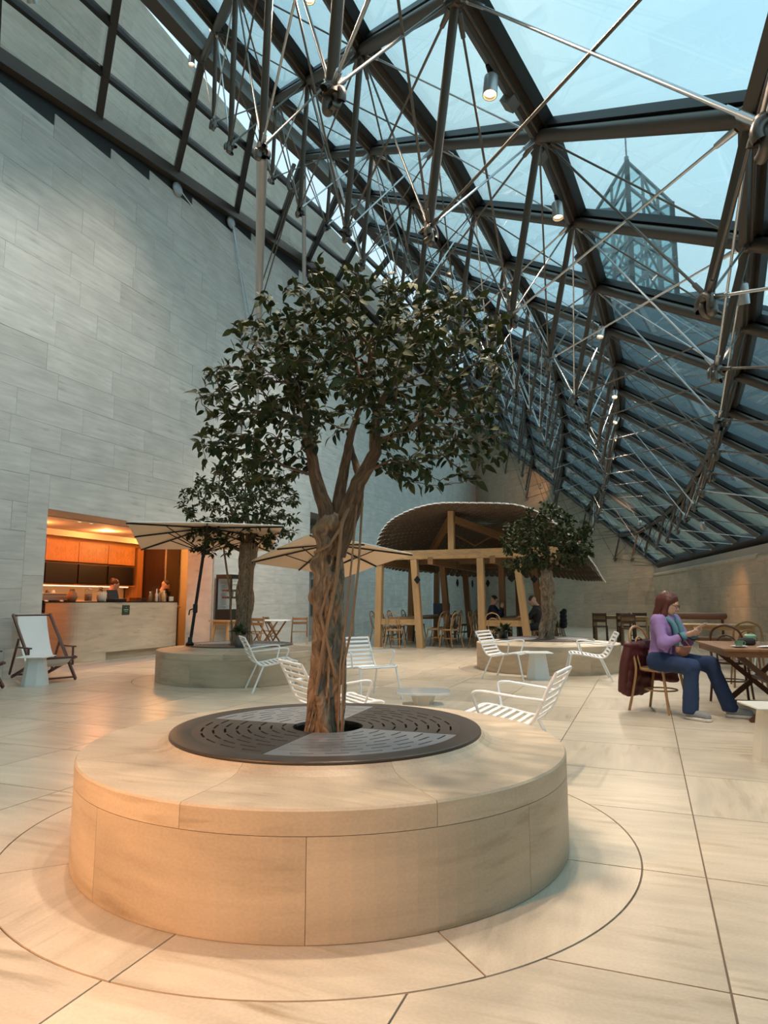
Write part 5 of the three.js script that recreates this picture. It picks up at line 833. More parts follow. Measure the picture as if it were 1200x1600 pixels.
// ---------------------------------------------------------------- timber pavilion with a domed roof of felt scales
{
  const t = thing('timber_pavilion', 'timber pavilion with leaning posts and a domed roof of overlapping felt scales', 'pavilion', [-4.2, 0, -16.5]);
  const X = [-2.36, -1.20, 0.40, 1.52], lean = [0.05, -0.16, -0.02, -0.24], pineShade = wood(0.36, 0.21, 0.10, 0.6);  // inner timbers are the same pine, with interior shade put into the colour
  const frames = [0, -2.6, -5.2];
  frames.forEach((z, f) => {
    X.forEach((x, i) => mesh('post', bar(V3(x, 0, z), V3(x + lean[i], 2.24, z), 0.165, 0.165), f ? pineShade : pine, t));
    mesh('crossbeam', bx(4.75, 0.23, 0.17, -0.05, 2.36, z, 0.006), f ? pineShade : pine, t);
    if (f === 0) for (const [a, b] of [[0, 1], [2, 3]]) mesh('table_rail', bx(X[b] - X[a] - 0.12, 0.145, 0.06, (X[a] + X[b]) / 2 - 0.03, 0.645, z + 0.02, 0.004), pine, t);
  });
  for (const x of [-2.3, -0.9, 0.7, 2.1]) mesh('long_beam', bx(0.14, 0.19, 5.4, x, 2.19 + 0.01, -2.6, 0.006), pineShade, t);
  mesh('king_post', bx(0.15, 1.0, 0.15, -0.36, 2.96, 0.0, 0.006), pine, t);
  mesh('king_post', bx(0.15, 1.15, 0.15, -0.1, 3.02, -4.4, 0.006), pineShade, t);
  mesh('brace', bar(V3(-0.30, 3.25, 0.0), V3(1.9, 2.42, -3.4), 0.13, 0.16), pineShade, t); mesh('brace', bar(V3(-0.4, 3.3, -0.1), V3(-2.1, 2.45, -3.4), 0.13, 0.16), pineShade, t);
  for (const [a, b] of [[-2.9, -0.3], [-0.3, 2.6]]) mesh('rafter_arch', tube([...Array(9).keys()].map((i) => { const u = i / 8; return V3(a + (b - a) * u, 2.75 + 0.5 * Math.sin(u * Math.PI), -2.3); }), 0.03, 20, 7), pineShade, t);
  // shell: overlapping felt scales laid in rows over a dome
  const drop = (ph) => { const c = Math.cos(ph), s = Math.sin(ph), q = s > 0 ? 1.55 : 1.1; return c > 0 ? -0.22 * c * c + q * s * s * s * s : 1.3 * c * c + q * s * s; };
  const RX = 3.12, RZ = 3.2, C = V3(0.0, 3.33, -2.55);
  const surf = (rho, ph) => V3(C.x + Math.sin(ph) * RX * rho, C.y - drop(ph) * Math.pow(rho, 2.4) - 0.02 * Math.sin(ph * 9) * rho, C.z + Math.cos(ph) * RZ * rho);
  const under = [], over = []; const r = rngOf(101); const rowsN = 24;
  for (let k = 1; k <= rowsN; k++) {
    const rho = k / rowsN, n = Math.max(8, Math.round(rho * 104));
    for (let j = 0; j < n; j++) {
      const ph = (j + (k % 2) * 0.5) / n * Math.PI * 2, p = surf(rho, ph), a = surf(rho, ph + 0.02), b = surf(rho - 0.02, ph), u = a.sub(p).normalize(), v = p.clone().sub(b).normalize(), nrm = u.clone().cross(v).normalize(); if (nrm.y < 0) nrm.negate();
      const w = Math.PI * 2 * rho * 3.1 / n * 0.56, l = RX / rowsN * 0.78, lift = 0.010 + r() * 0.008;
      const P = (s, q, h) => p.clone().addScaledVector(u, s * w).addScaledVector(v, q * l).addScaledVector(nrm, h);
      const A = P(-1, -1, 0.0), B = P(1, -1, 0.0), D = P(0.8, 0.8, -lift), E = P(0, 1.15, -lift - 0.006), F = P(-0.8, 0.8, -lift), mid = P(0, 0, -0.022);
      const tri = [A, B, D, A, D, F, F, D, E]; const mk = (o) => { const g = new THREE.BufferGeometry(); g.setAttribute('position', new THREE.Float32BufferAttribute(tri.flatMap((q) => { const s = q.clone().addScaledVector(nrm, o); return [s.x, s.y, s.z]; }), 3)); g.setAttribute('uv', new THREE.Float32BufferAttribute(new Float32Array(18), 2)); g.computeVertexNormals(); return g; };
      under.push(mk(0)); over.push(mk(0.014));
      if (k === rowsN) for (const [s, e] of [[B, D], [D, E], [E, F], [F, A]]) over.push(slabQuad(s, e, e.clone().addScaledVector(nrm, 0.03), s.clone().addScaledVector(nrm, 0.03), 0.006, V3(0.3, 0.3, 1)));
    }
  }
  const u = mesh('under_scales', merge(under), std(0.15, 0.105, 0.07, 0.95, 0, { side: THREE.DoubleSide }), t); u.userData.kind = 'stuff'; u.userData.label = 'brown underside of the roof scales';
  const o = mesh('felt_scales', merge(over), std(0.74, 0.73, 0.70, 0.95, 0, { side: THREE.DoubleSide }), t); o.userData.kind = 'stuff'; o.userData.label = 'pale outer face and edge of the roof scales';
}
for (const [i, x] of [[0, -6.0], [1, -3.27]]) {
  const t = thing('long_table', i ? 'long wooden table running into the pavilion on the right, men seated at it' : 'long wooden table running into the pavilion on the left, empty chairs along it', 'table', [x, 0, -19.0]);
  for (let k = 0; k < 4; k++) mesh('top_plank', bx(0.195, 0.035, 4.4, -0.3 + k * 0.2, 0.735, 0, 0.003), beechDim, t);
  for (const z of [-1.9, 0, 1.6]) { for (const s of [-1, 1]) mesh('leg', bx(0.07, 0.715, 0.07, s * 0.3, 0.3575, z, 0.005), beechDim, t); mesh('bearer', bx(0.6, 0.06, 0.05, 0, 0.69, z), beechDim, t); }
}
{
  const G = 'bentwood chairs at the pavilion tables';
  const c0 = bentChair('pale bentwood chair at the front end of the left pavilion table, hoop towards us', [-5.98, 0, -16.22], Math.PI, beech, G);
  copy(c0, [-3.42, 0, -16.15], Math.PI, 'pale bentwood chair at the front end of the right pavilion table, above the back planter', G);
  const dim = bentChair('dim bentwood chair first on the right side of the left pavilion table, in profile', [-5.20, 0, -17.12], -Math.PI / 2 - 0.25, beech, G);
  copy(dim, [-4.72, 0, -16.85], -Math.PI / 2 - 0.5, 'bentwood chair in profile, pulled out right of the left pavilion table', G);
  const places = []; for (let k = 0; k < 5; k++) { const z = -17.1 - k * 0.66 - (k > 2 ? 0.55 : 0); places.push([-5.28, z - 0.62, -Math.PI / 2, 'right side of the left']); places.push([-6.72, z, Math.PI / 2, 'left side of the left']); places.push([-4.0, z, Math.PI / 2, 'left side of the right']); places.push([-2.50, z, -Math.PI / 2, 'right side of the right']); }
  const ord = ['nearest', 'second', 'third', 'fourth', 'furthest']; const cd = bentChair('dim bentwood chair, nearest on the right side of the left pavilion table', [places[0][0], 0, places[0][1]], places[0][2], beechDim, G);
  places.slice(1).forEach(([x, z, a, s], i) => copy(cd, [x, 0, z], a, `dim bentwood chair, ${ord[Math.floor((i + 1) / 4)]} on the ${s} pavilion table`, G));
  // black felt lozenges hanging on threads
  [[-5.45, -16.4, 1.72, 'behind the left pair of front posts'], [-4.9, -18.3, 1.68, 'left of the pale doors'], [-4.55, -18.6, 1.66, 'before the pale doors'], [-4.2, -19.0, 1.68, 'right of the pale doors'], [-3.15, -17.0, 1.75, 'left of the slanting right post'], [-2.62, -17.2, 1.73, 'right of the slanting right post'], [-2.45, -18.2, 1.70, 'beside the dim back post on the right']].forEach(([x, z, y, w]) => {
    const t = thing('hanging_lozenge', `small black lozenge hanging on a thread, ${w}`, 'pendant', [x, y, z], 0.2 + x, 'black lozenges hanging in the pavilion'); const g = new RoundedBoxGeometry(0.15, 0.15, 0.035, 2, 0.01); g.rotateZ(Math.PI / 4); mesh('lozenge', g, std(0.012, 0.011, 0.010, 0.9), t); const inn = new THREE.TorusGeometry(0.045, 0.006, 6, 4); mesh('rim', inn, std(0.03, 0.03, 0.03, 0.8), t); mesh('thread', rod(V3(0, 0.10, 0), V3(0, 2.28 - y, 0), 0.003, 5), blackSteel, t);
  });
  const scr = thing('blue_screen', 'dark blue screen standing at the left pavilion table', 'screen', [-5.75, 0.7525, -19.6], 0.3); mesh('panel', bx(0.5, 0.32, 0.02, 0, 0.2, 0, 0.006), std(0.02, 0.04, 0.09, 0.3), scr); mesh('foot', bx(0.2, 0.04, 0.12, 0, 0.02, 0, 0.006), blackPlastic, scr);
}

// ---------------------------------------------------------------- people
const skin = [[0.55, 0.32, 0.22], [0.50, 0.29, 0.20]].map((c) => phys(...c, 0.55, { sheen: 0.2 }));
const Vn = (a, b, t) => [a[0] + (b[0] - a[0]) * t, a[1] + (b[1] - a[1]) * t, a[2] + (b[2] - a[2]) * t];
function bounds(list, m) { const lo = [1e9, 1e9, 1e9], hi = [-1e9, -1e9, -1e9]; for (const p of list) for (let i = 0; i < 3; i++) { lo[i] = Math.min(lo[i], p[i] - m); hi[i] = Math.max(hi[i], p[i] + m); } return [lo, hi]; }
// head in its own frame: y up, z to the face, origin at the skull centre
function headField() {
  const skull = blend([ell([0, 0.028, -0.014], [0.074, 0.090, 0.093]), ell([0, -0.035, 0.022], [0.060, 0.080, 0.068]), ell([0, -0.088, 0.045], [0.030, 0.026, 0.030])], 0.045);
  const nose = blend([cap([0, 0.012, 0.082], [0, -0.026, 0.106], 0.009, 0.013), cap([-0.012, -0.030, 0.092], [0.012, -0.030, 0.092], 0.009, 0.009)], 0.012);
  const brow = cap([-0.032, 0.024, 0.074], [0.032, 0.024, 0.074], 0.012, 0.012), lips = cap([-0.017, -0.062, 0.083], [0.017, -0.062, 0.083], 0.008, 0.008);
  const ears = [-1, 1].map((s) => ell([s * 0.075, -0.008, -0.008], [0.011, 0.031, 0.019])); const soc = [-1, 1].map((s) => ell([s * 0.031, 0.004, 0.086], [0.018, 0.013, 0.014])); const neck = cap([0, -0.06, -0.02], [0, -0.16, -0.035], 0.052, 0.055);
  return (x, y, z) => { let d = smin(skull(x, y, z), brow(x, y, z), 0.02); d = smin(d, nose(x, y, z), 0.014); d = smin(d, lips(x, y, z), 0.010); d = Math.max(d, -Math.min(soc[0](x, y, z), soc[1](x, y, z)) - 0.0); for (const e of ears) d = smin(d, e(x, y, z), 0.008); return smin(d, neck(x, y, z), 0.03); };
}
let headGeoCache = null; const headGeo = () => headGeoCache || (headGeoCache = nets(headField(), [-0.1, -0.17, -0.13], [0.1, 0.13, 0.13], 0.0042));
// hand: wrist w, pointing dir d, palm normal n (palm side), thumb side s; curl 0..1
function handGeo(w, d, n, curl, mirror, size = 1) {
  const D = V3(...d).normalize(), N = V3(...n); N.addScaledVector(D, -N.dot(D)).normalize(); const S = D.clone().cross(N).multiplyScalar(mirror); const at = (a, b, c) => { const p = V3(...w).addScaledVector(D, a * size).addScaledVector(S, b * size).addScaledVector(N, c * size); return [p.x, p.y, p.z]; };
  const parts = [], pts = []; const palm = blend([cap(at(0.0, 0, 0), at(0.025, 0, 0), 0.024 * size, 0.024 * size), cap(at(0.03, 0.022, 0), at(0.08, 0.028, 0), 0.014 * size, 0.012 * size), cap(at(0.03, 0.004, 0), at(0.085, 0.008, 0), 0.014 * size, 0.012 * size), cap(at(0.03, -0.012, 0), at(0.082, -0.012, 0), 0.014 * size, 0.012 * size), cap(at(0.03, -0.024, 0), at(0.075, -0.03, 0), 0.013 * size, 0.011 * size)], 0.016 * size);
  const fingers = [[0.028, 0.084, 0.072], [0.009, 0.088, 0.080], [-0.011, 0.085, 0.074], [-0.030, 0.077, 0.058]].map(([b, a, L], i) => {
    let ang = curl * 0.5; let p = [a, b, 0]; const segs = [], seg = [0.46, 0.30, 0.24]; let r = 0.0092 - i * 0.0004; for (let k = 0; k < 3; k++) { const l = L * seg[k], q = [p[0] + Math.cos(ang) * l, p[1] + (b * 0.05) * k * 0.3, p[2] + Math.sin(ang) * l]; segs.push(cap(at(...p), at(...q), r * size, (r - 0.001) * size)); pts.push(at(...q)); p = q; ang += curl * 1.0; r -= 0.0009; } return blend(segs, 0.004 * size); });
  const th = blend([cap(at(0.022, 0.022, 0.004), at(0.052, 0.044, 0.020), 0.0135 * size, 0.0105 * size), cap(at(0.052, 0.044, 0.020), at(0.082, 0.046, 0.036 + curl * 0.01), 0.0102 * size, 0.0082 * size)], 0.008 * size); pts.push(at(0.09, 0.05, 0.05), at(0, 0, 0), at(0, 0.03, -0.02), at(0, -0.03, -0.02));
  const f = (x, y, z) => { let q = 1e3; for (const g of fingers) q = Math.min(q, g(x, y, z)); return smin(smin(q, palm(x, y, z), 0.007 * size), th(x, y, z), 0.006 * size); };
  const [lo, hi] = bounds(pts, 0.028 * size); return nets(f, lo, hi, 0.0032 * size);
}
// J: joints in the person's frame (faces +z); returns the group
function person(label, pos, ry, J, o) {
  const t = thing('person', label, 'person', pos, ry); const sk = o.skin || skin[0];
  const bone = (pairs, k) => blend(pairs.map(([a, b, ra, rb]) => cap(a, b, ra, rb)), k); const g = o.girth ?? 1;
  const arms = (e) => ['L', 'R'].flatMap((s) => [[J['sh' + s], J['el' + s], 0.047 * g + e, 0.038 * g + e], [J['el' + s], J['wr' + s], 0.037 * g + e, 0.024 + e]]);
  const mid = Vn(J.shL, J.shR, 0.5), chest = Vn(J.pelvis, mid, 0.62);
  const torso = (e) => [[J.hipL, J.hipR, 0.105 * g + e, 0.105 * g + e], [J.pelvis, chest, 0.115 * g + e, 0.112 * g + e], [Vn(J.shL, mid, 0.25), Vn(J.shR, mid, 0.25), 0.060 + e, 0.060 + e], [Vn(chest, J.shL, 0.45), Vn(chest, J.shR, 0.45), 0.09 * g + e, 0.09 * g + e], [mid, J.neck, 0.062 + e * 0.6, 0.052]];
  const legs = (e, fl = 0) => ['L', 'R'].flatMap((s) => [[J['hip' + s], J['kn' + s], 0.086 * g + e, 0.058 * g + e], [J['kn' + s], J['an' + s], 0.055 * g + e, 0.036 + e + fl]]);
  const feet = (e) => ['L', 'R'].map((s) => [J['an' + s], J['to' + s], 0.035 + e, 0.026 + e]);
  const all = Object.values(J).filter((p) => p.length === 3), h = o.cell || 0.014;
  const [lo, hi] = bounds(all, 0.2);
  const head = headGeo().clone(), hm = new THREE.Matrix4().makeRotationFromEuler(new THREE.Euler(o.headPitch || 0, o.headYaw || 0, o.headRoll || 0, 'YXZ')); hm.setPosition(...J.head); head.applyMatrix4(hm);
  const body = nets(bone([...torso(-0.012), ...arms(-0.010), ...legs(-0.012), ...feet(-0.012)], 0.04), lo, hi, h * 1.2);
  const hands = ['L', 'R'].map((s) => handGeo(J['wr' + s], J['hd' + s], J['pn' + s], J['cu' + s] ?? 0.6, s === 'L' ? 1 : -1, o.handSize ?? 1));
  mesh('body', merge([body, head, ...hands]), sk, t);
  const sub = (a, list, k = 0.045, hh = h, post) => { const pts = list.flatMap(([p, q]) => [p, q]), [l, u] = bounds(pts, 0.17), f = bone(list, k); return nets(post ? post(f) : f, l, u, hh); };
  const top = mesh(o.topName || 'sweater', sub(0, [...torso(0.010), ...arms(0.012)], 0.05, h, (f) => (x, y, z) => { let d = f(x, y, z) + (noise3(x * 22, y * 30, z * 22)) * 0.006; for (const s of ['L', 'R']) { const w = J['wr' + s], e = J['el' + s], L = Math.hypot(w[0] - e[0], w[1] - e[1], w[2] - e[2]); const q = ((x - e[0]) * (w[0] - e[0]) + (y - e[1]) * (w[1] - e[1]) + (z - e[2]) * (w[2] - e[2])) / L; if (Math.hypot(x - w[0], y - w[1], z - w[2]) < 0.12) d = Math.max(d, q - L * (o.sleeve ?? 0.96)); } return Math.max(d, y - (J.neck[1] + 0.005)); }), o.top, t);
  mesh('trousers', sub(0, [...torso(0.008).slice(0, 1), ...legs(0.013, o.flare || 0)], 0.05, h, (f) => (x, y, z) => Math.max(f(x, y, z) + noise3(x * 18, y * 24, z * 18) * 0.005, Math.max(y - (J.pelvis[1] + 0.09), 0.055 - y))), o.bottom, t);
  for (const s of ['L', 'R']) {
    const a = J['an' + s], b = J['to' + s], f = blend([cap([a[0], a[1] - 0.01, a[2]], b, 0.040, 0.034), cap([a[0], 0.045, a[2]], [b[0], 0.04, b[2]], 0.042, 0.038)], 0.03), [l, u] = bounds([a, b], 0.08); l[1] = -0.01;
    const shoe = mesh('shoe', nets((x, y, z) => Math.max(f(x, y, z), Math.max(0.024 - y, y - a[1] - 0.01)), l, u, h * 0.6), o.shoe || std(0.05, 0.05, 0.05, 0.6), t); mesh('sole', nets((x, y, z) => Math.max(f(x, Math.max(y, 0.04), z) - 0.006, Math.max(0.002 - y, y - 0.03)), l, u, h * 0.5), o.sole || std(0.5, 0.5, 0.48, 0.6), shoe);
  }
  const H = new THREE.Group(); H.applyMatrix4(hm); // carries the head's own details into place
  const inHead = (name, geo, mat) => { geo.applyMatrix4(hm); return mesh(name, geo, mat, t); };
  for (const s of [-1, 1]) { const e = new THREE.SphereGeometry(0.0115, 12, 10); e.translate(s * 0.031, 0.003, 0.072); inHead('eye', e, std(0.60, 0.58, 0.55, 0.2)); const ir = new THREE.SphereGeometry(0.006, 10, 8); ir.translate(s * 0.031, 0.001, 0.0795); inHead('iris', ir, std(0.05, 0.03, 0.02, 0.2)); inHead('eyebrow', tube([[s * 0.014, 0.024, 0.088], [s * 0.030, 0.030, 0.085], [s * 0.048, 0.024, 0.074]], 0.0032, 8, 5), o.hair); }
  inHead('lips', blend2lips(), o.lips || std(0.42, 0.17, 0.14, 0.5));
  if (o.hairField) inHead('hair', nets(o.hairField, [-0.16, -0.34, -0.19], [0.16, 0.16, 0.15], 0.0065), o.hair);
  if (o.beard) { const bf = blend([ell([0, -0.075, 0.04], [0.060, 0.045, 0.056])], 0.01), ho = headField(); inHead('beard', nets((x, y, z) => Math.max(bf(x, y, z), ho(x, y, z) - 0.008), [-0.09, -0.14, -0.05], [0.09, 0.0, 0.12], 0.006), o.hair); }
  if (o.glasses) { for (const s of [-1, 1]) { const r = new THREE.TorusGeometry(0.0235, 0.0026, 6, 22); r.scale(1.08, 0.9, 1); r.translate(s * 0.032, 0.0, 0.104); inHead('glasses_frame', r, o.glasses); inHead('glasses_temple', rod(V3(s * 0.057, 0.004, 0.10), V3(s * 0.079, 0.008, 0.0), 0.0022, 5), o.glasses); } inHead('glasses_bridge', rod(V3(-0.009, 0.004, 0.105), V3(0.009, 0.004, 0.105), 0.002, 5), o.glasses); }
  return t;
}
function blend2lips() { return merge([tube([[-0.021, -0.060, 0.082], [-0.008, -0.056, 0.0905], [0, -0.0575, 0.0915], [0.008, -0.056, 0.0905], [0.021, -0.060, 0.082]], 0.0036, 12, 6), tube([[-0.019, -0.062, 0.083], [0, -0.0665, 0.0915], [0.019, -0.062, 0.083]], 0.0042, 12, 6)]); }
const shortHair = (() => { const ho = headField(); const c = ell([0, 0.045, -0.022], [0.088, 0.092, 0.100]); return (x, y, z) => Math.max(c(x, y, z) + noise3(x * 60, y * 60, z * 60) * 0.004, -(y - 0.012 + z * 0.55 - 0.02) * 0.6, z > 0.045 ? (0.058 - y) : -1, -(ho(x, y, z) + 0.004)); })();
{ // the woman at the wooden table
  const longHair = (() => { const ho = headField(); const crown = ell([0, 0.034, -0.02], [0.089, 0.099, 0.108]), sides = [-1, 1].map((s) => blend([cap([s * 0.070, 0.03, 0.0], [s * 0.083, -0.12, 0.015], 0.026, 0.030), cap([s * 0.083, -0.12, 0.015], [s * 0.075, -0.27, 0.05], 0.031, 0.020)], 0.03)), back = blend([cap([-0.04, 0, -0.075], [-0.05, -0.24, -0.06], 0.045, 0.035), cap([0.04, 0, -0.075], [0.05, -0.24, -0.06], 0.045, 0.035), cap([0, 0.0, -0.08], [0, -0.26, -0.075], 0.05, 0.035)], 0.03); const face = ell([0, -0.03, 0.075], [0.062, 0.092, 0.075]);
    return (x, y, z) => { let d = smin(crown(x, y, z), back(x, y, z), 0.04); d = Math.max(d, -(face(x, y, z))); for (const s of sides) d = smin(d, s(x, y, z), 0.02); d += Math.sin(Math.atan2(x, z + 0.03) * 46) * 0.0022 + noise3(x * 40, y * 12, z * 40) * 0.005; return Math.max(d, -(ho(x, y, z) + 0.003)); }; })();
  const P = { pelvis: [0, 0.56, 0.0], hipL: [0.09, 0.545, 0.02], hipR: [-0.09, 0.545, 0.02], shL: [0.165, 0.985, 0.07], shR: [-0.165, 0.985, 0.07], neck: [0, 1.045, 0.075], head: [0, 1.165, 0.115],
    elL: [0.245, 0.755, 0.17], elR: [-0.235, 0.745, 0.17], wrL: [0.085, 0.845, 0.345], wrR: [-0.095, 0.835, 0.345], knL: [0.17, 0.535, 0.45], knR: [-0.16, 0.52, 0.42], anL: [0.27, 0.085, 0.58], anR: [-0.19, 0.085, 0.40], toL: [0.33, 0.045, 0.74], toR: [-0.20, 0.045, 0.57],
    hdL: [-0.35, 0.30, 0.75], hdR: [0.35, 0.30, 0.75], pnL: [-0.5, 0.75, -0.1], pnR: [0.5, 0.75, -0.1], cuL: 0.75, cuR: 0.75 };
  const lilac = phys(0.30, 0.185, 0.42, 0.95, { sheen: 0.6, sheenRoughness: 0.6 }), denim = std(0.018, 0.040, 0.105, 0.9);
  const w = person('woman with auburn hair, glasses, lilac sweater and flared jeans, seated looking at a phone', [0.12, 0, -8.08], 1.02, P, { top: lilac, bottom: denim, hair: std(0.085, 0.019, 0.011, 0.5), hairField: longHair, glasses: std(0.06, 0.02, 0.012, 0.3), skin: phys(0.60, 0.36, 0.26, 0.5, {}), headPitch: 0.38, headYaw: 0.25, flare: 0.030, shoe: std(0.26, 0.27, 0.27, 0.9), sole: std(0.72, 0.70, 0.66, 0.6), cell: 0.0105, sleeve: 0.80, girth: 1.08 });
  const teal = std(0.09, 0.22, 0.27, 0.9), sweater = w.children.find((c) => c.name === 'sweater');
  for (const s of [-1, 1]) { const a = s > 0 ? P.elL : P.elR, b = s > 0 ? P.wrL : P.wrR; const p = (t) => V3(...Vn(a, b, t)); mesh('shirt_cuff', sweep([p(0.76), p(0.86), p(1.0)], (u) => 0.047 - u * 0.006, 14), teal, sweater).userData.label = 'turned back teal shirt cuff'; mesh('sleeve_band', sweep([p(0.74), p(0.79)], 0.050, 14), std(0.02, 0.02, 0.03, 0.9), sweater); }
  const sc = [[-1, [[-0.05, 1.05, 0.02], [-0.085, 1.02, 0.10], [-0.06, 0.95, 0.185], [-0.05, 0.84, 0.215], [-0.045, 0.72, 0.20]]], [1, [[0.05, 1.05, 0.02], [0.085, 1.02, 0.10], [0.06, 0.95, 0.185], [0.055, 0.86, 0.215], [0.05, 0.76, 0.21]]]];
  for (const [, p] of sc) mesh('scarf', tube(p, 0.030, 24, 9), teal, w);
  mesh('scarf', tube([[-0.06, 1.06, 0.03], [0, 1.07, -0.01], [0.06, 1.06, 0.03]], 0.032, 14, 9), teal, w);
  const ph = thing('phone', 'pale pink phone held in both hands by the woman', 'phone', [0, 0, 0]);
  { const f = new THREE.Group(); const g = new RoundedBoxGeometry(0.075, 0.009, 0.152, 3, 0.004); const sc2 = new RoundedBoxGeometry(0.068, 0.002, 0.144, 2, 0.001); sc2.translate(0, 0.0052, 0); mesh('phone_case', g, std(0.62, 0.42, 0.40, 0.4), ph); mesh('display', sc2, phys(0.02, 0.02, 0.025, 0.1, {}), ph); }
  { const c = Math.cos(1.02), s = Math.sin(1.02), lx = -0.005, lz = 0.455; ph.position.set(0.12 + lx * c + lz * s, 0.925, -8.08 - lx * s + lz * c); ph.rotation.set(0, 1.02, 0); ph.rotateX(-0.55); }
  // shoulder bag on her lap and quilted jacket over the chair back
  const inFrame = (x, y, z) => { const c = Math.cos(1.02), s = Math.sin(1.02); return [0.12 + x * c + z * s, y, -8.08 - x * s + z * c]; };
  const bag = thing('shoulder_bag', 'tan leather crescent bag resting on the woman\u2019s lap', 'bag', inFrame(-0.03, 0.665, 0.27), 1.02); bag.scale.setScalar(0.88); mesh('pouch', nets((x, y, z) => Math.max(Math.hypot(x / 0.165, (y - 0.06) / 0.125, z / 0.05) * 0.05 - 0.05 + noise3(x * 20, y * 20, z * 20) * 0.003, y - 0.055), [-0.19, -0.1, -0.075], [0.19, 0.09, 0.075], 0.009), std(0.46, 0.19, 0.12, 0.5), bag); mesh('zip', bx(0.28, 0.008, 0.02, 0, 0.056, 0, 0.003), std(0.16, 0.06, 0.04, 0.4), bag);
  mesh('strap', tube([[-0.15, 0.05, 0], [-0.13, 0.13, -0.06], [-0.02, 0.17, -0.10], [0.1, 0.15, -0.06], [0.15, 0.05, 0]], 0.009, 24, 7), std(0.30, 0.11, 0.07, 0.5), bag);
  const jk = thing('quilted_jacket', 'dark red quilted jacket draped over the back of the woman\u2019s chair', 'jacket', [0.10, 0, -8.12], 1.02), maroon = phys(0.088, 0.014, 0.012, 0.55, { sheen: 0.3 });
  mesh('jacket_body', nets((x, y, z) => { const zc = -0.255 - Math.max(0, 0.62 - y) * 0.10; const puff = 0.007 * Math.sin(y * 58 + x * 9); const half = 0.17 + 0.05 * Math.sin(Math.max(0, Math.min(1, (0.74 - y) / 0.6)) * Math.PI); const d = Math.hypot(Math.max(0, Math.abs(x) - half), Math.max(0, Math.abs(y - 0.45) - 0.25), z - zc) - 0.058 - puff; return d + noise3(x * 16, y * 16, z * 16) * 0.014; }, [-0.36, 0.06, -0.6], [0.36, 0.82, -0.05], 0.012), maroon, jk);
  mesh('jacket_front', nets((x, y, z) => { const d = Math.hypot(Math.max(0, Math.abs(x - 0.235) - 0.02), Math.max(0, Math.abs(y - 0.50) - 0.18), Math.max(0, Math.abs(z + 0.10) - 0.13)) - 0.030 - 0.007 * Math.sin(y * 62); return d + noise3(x * 16, y * 16, z * 16) * 0.012; }, [0.1, 0.2, -0.32], [0.36, 0.8, 0.14], 0.012), maroon, jk);
  mesh('sleeve', tube([[-0.22, 0.68, -0.24], [-0.27, 0.5, -0.26], [-0.25, 0.32, -0.30], [-0.22, 0.2, -0.33]], 0.052, 24, 10), maroon, jk); mesh('lining', bx(0.24, 0.02, 0.05, 0, 0.755, -0.26, 0.008), std(0.03, 0.012, 0.012, 0.6), jk);
}
const seated = (o = {}) => { const P = { pelvis: [0, 0.56, 0], hipL: [0.09, 0.545, 0.02], hipR: [-0.09, 0.545, 0.02], shL: [0.19, 1.0, 0.07], shR: [-0.19, 1.0, 0.07], neck: [0, 1.07, 0.085], head: [0, 1.20, 0.12], elL: [0.25, 0.80, 0.22], elR: [-0.25, 0.80, 0.22], wrL: [0.12, 0.80, 0.42], wrR: [-0.12, 0.80, 0.42], knL: [0.12, 0.54, 0.45], knR: [-0.12, 0.54, 0.45], anL: [0.12, 0.085, 0.42], anR: [-0.12, 0.085, 0.40], toL: [0.13, 0.045, 0.58], toR: [-0.13, 0.045, 0.56], hdL: [-0.3, 0, 1], hdR: [0.3, 0, 1], pnL: [0, -1, 0], pnR: [0, -1, 0], cuL: 0.35, cuR: 0.35 }; return { ...P, ...o }; };
const darkTop = std(0.012, 0.012, 0.014, 0.9), navy = std(0.016, 0.02, 0.034, 0.9), dkHair = std(0.03, 0.018, 0.012, 0.6);
person('man with dark hair in a navy jacket, hands at his face, at the pavilion table', [-4.02, 0, -18.42], Math.PI / 2, seated({ elL: [0.2, 0.80, 0.28], elR: [-0.2, 0.80, 0.28], wrL: [0.05, 1.0, 0.33], wrR: [-0.05, 1.0, 0.33], hdL: [-0.1, 0.9, 0.1], hdR: [0.1, 0.9, 0.1], pnL: [-1, 0, -0.3], pnR: [1, 0, -0.3] }), { top: navy, bottom: darkTop, hair: dkHair, hairField: shortHair, headPitch: 0.25, topName: 'jacket', glasses: blackPlastic });
person('man with cropped hair and black sweater bent over the pavilion table, beside the small tree', [-2.50, 0, -17.1], -Math.PI / 2, seated({ head: [0, 1.18, 0.16] }), { top: darkTop, bottom: darkTop, hair: std(0.07, 0.04, 0.025, 0.8), hairField: shortHair, headPitch: 0.55 });
person('man in a grey shirt bent forward behind the small tree, black jacket over his chair', [-2.48, 0, -19.63], -Math.PI / 2, seated({ head: [0, 1.12, 0.26], neck: [0, 1.01, 0.18], shL: [0.19, 0.95, 0.15], shR: [-0.19, 0.95, 0.15] }), { top: std(0.12, 0.11, 0.11, 0.9), bottom: darkTop, hair: dkHair, hairField: shortHair, headPitch: 0.7, topName: 'shirt' });
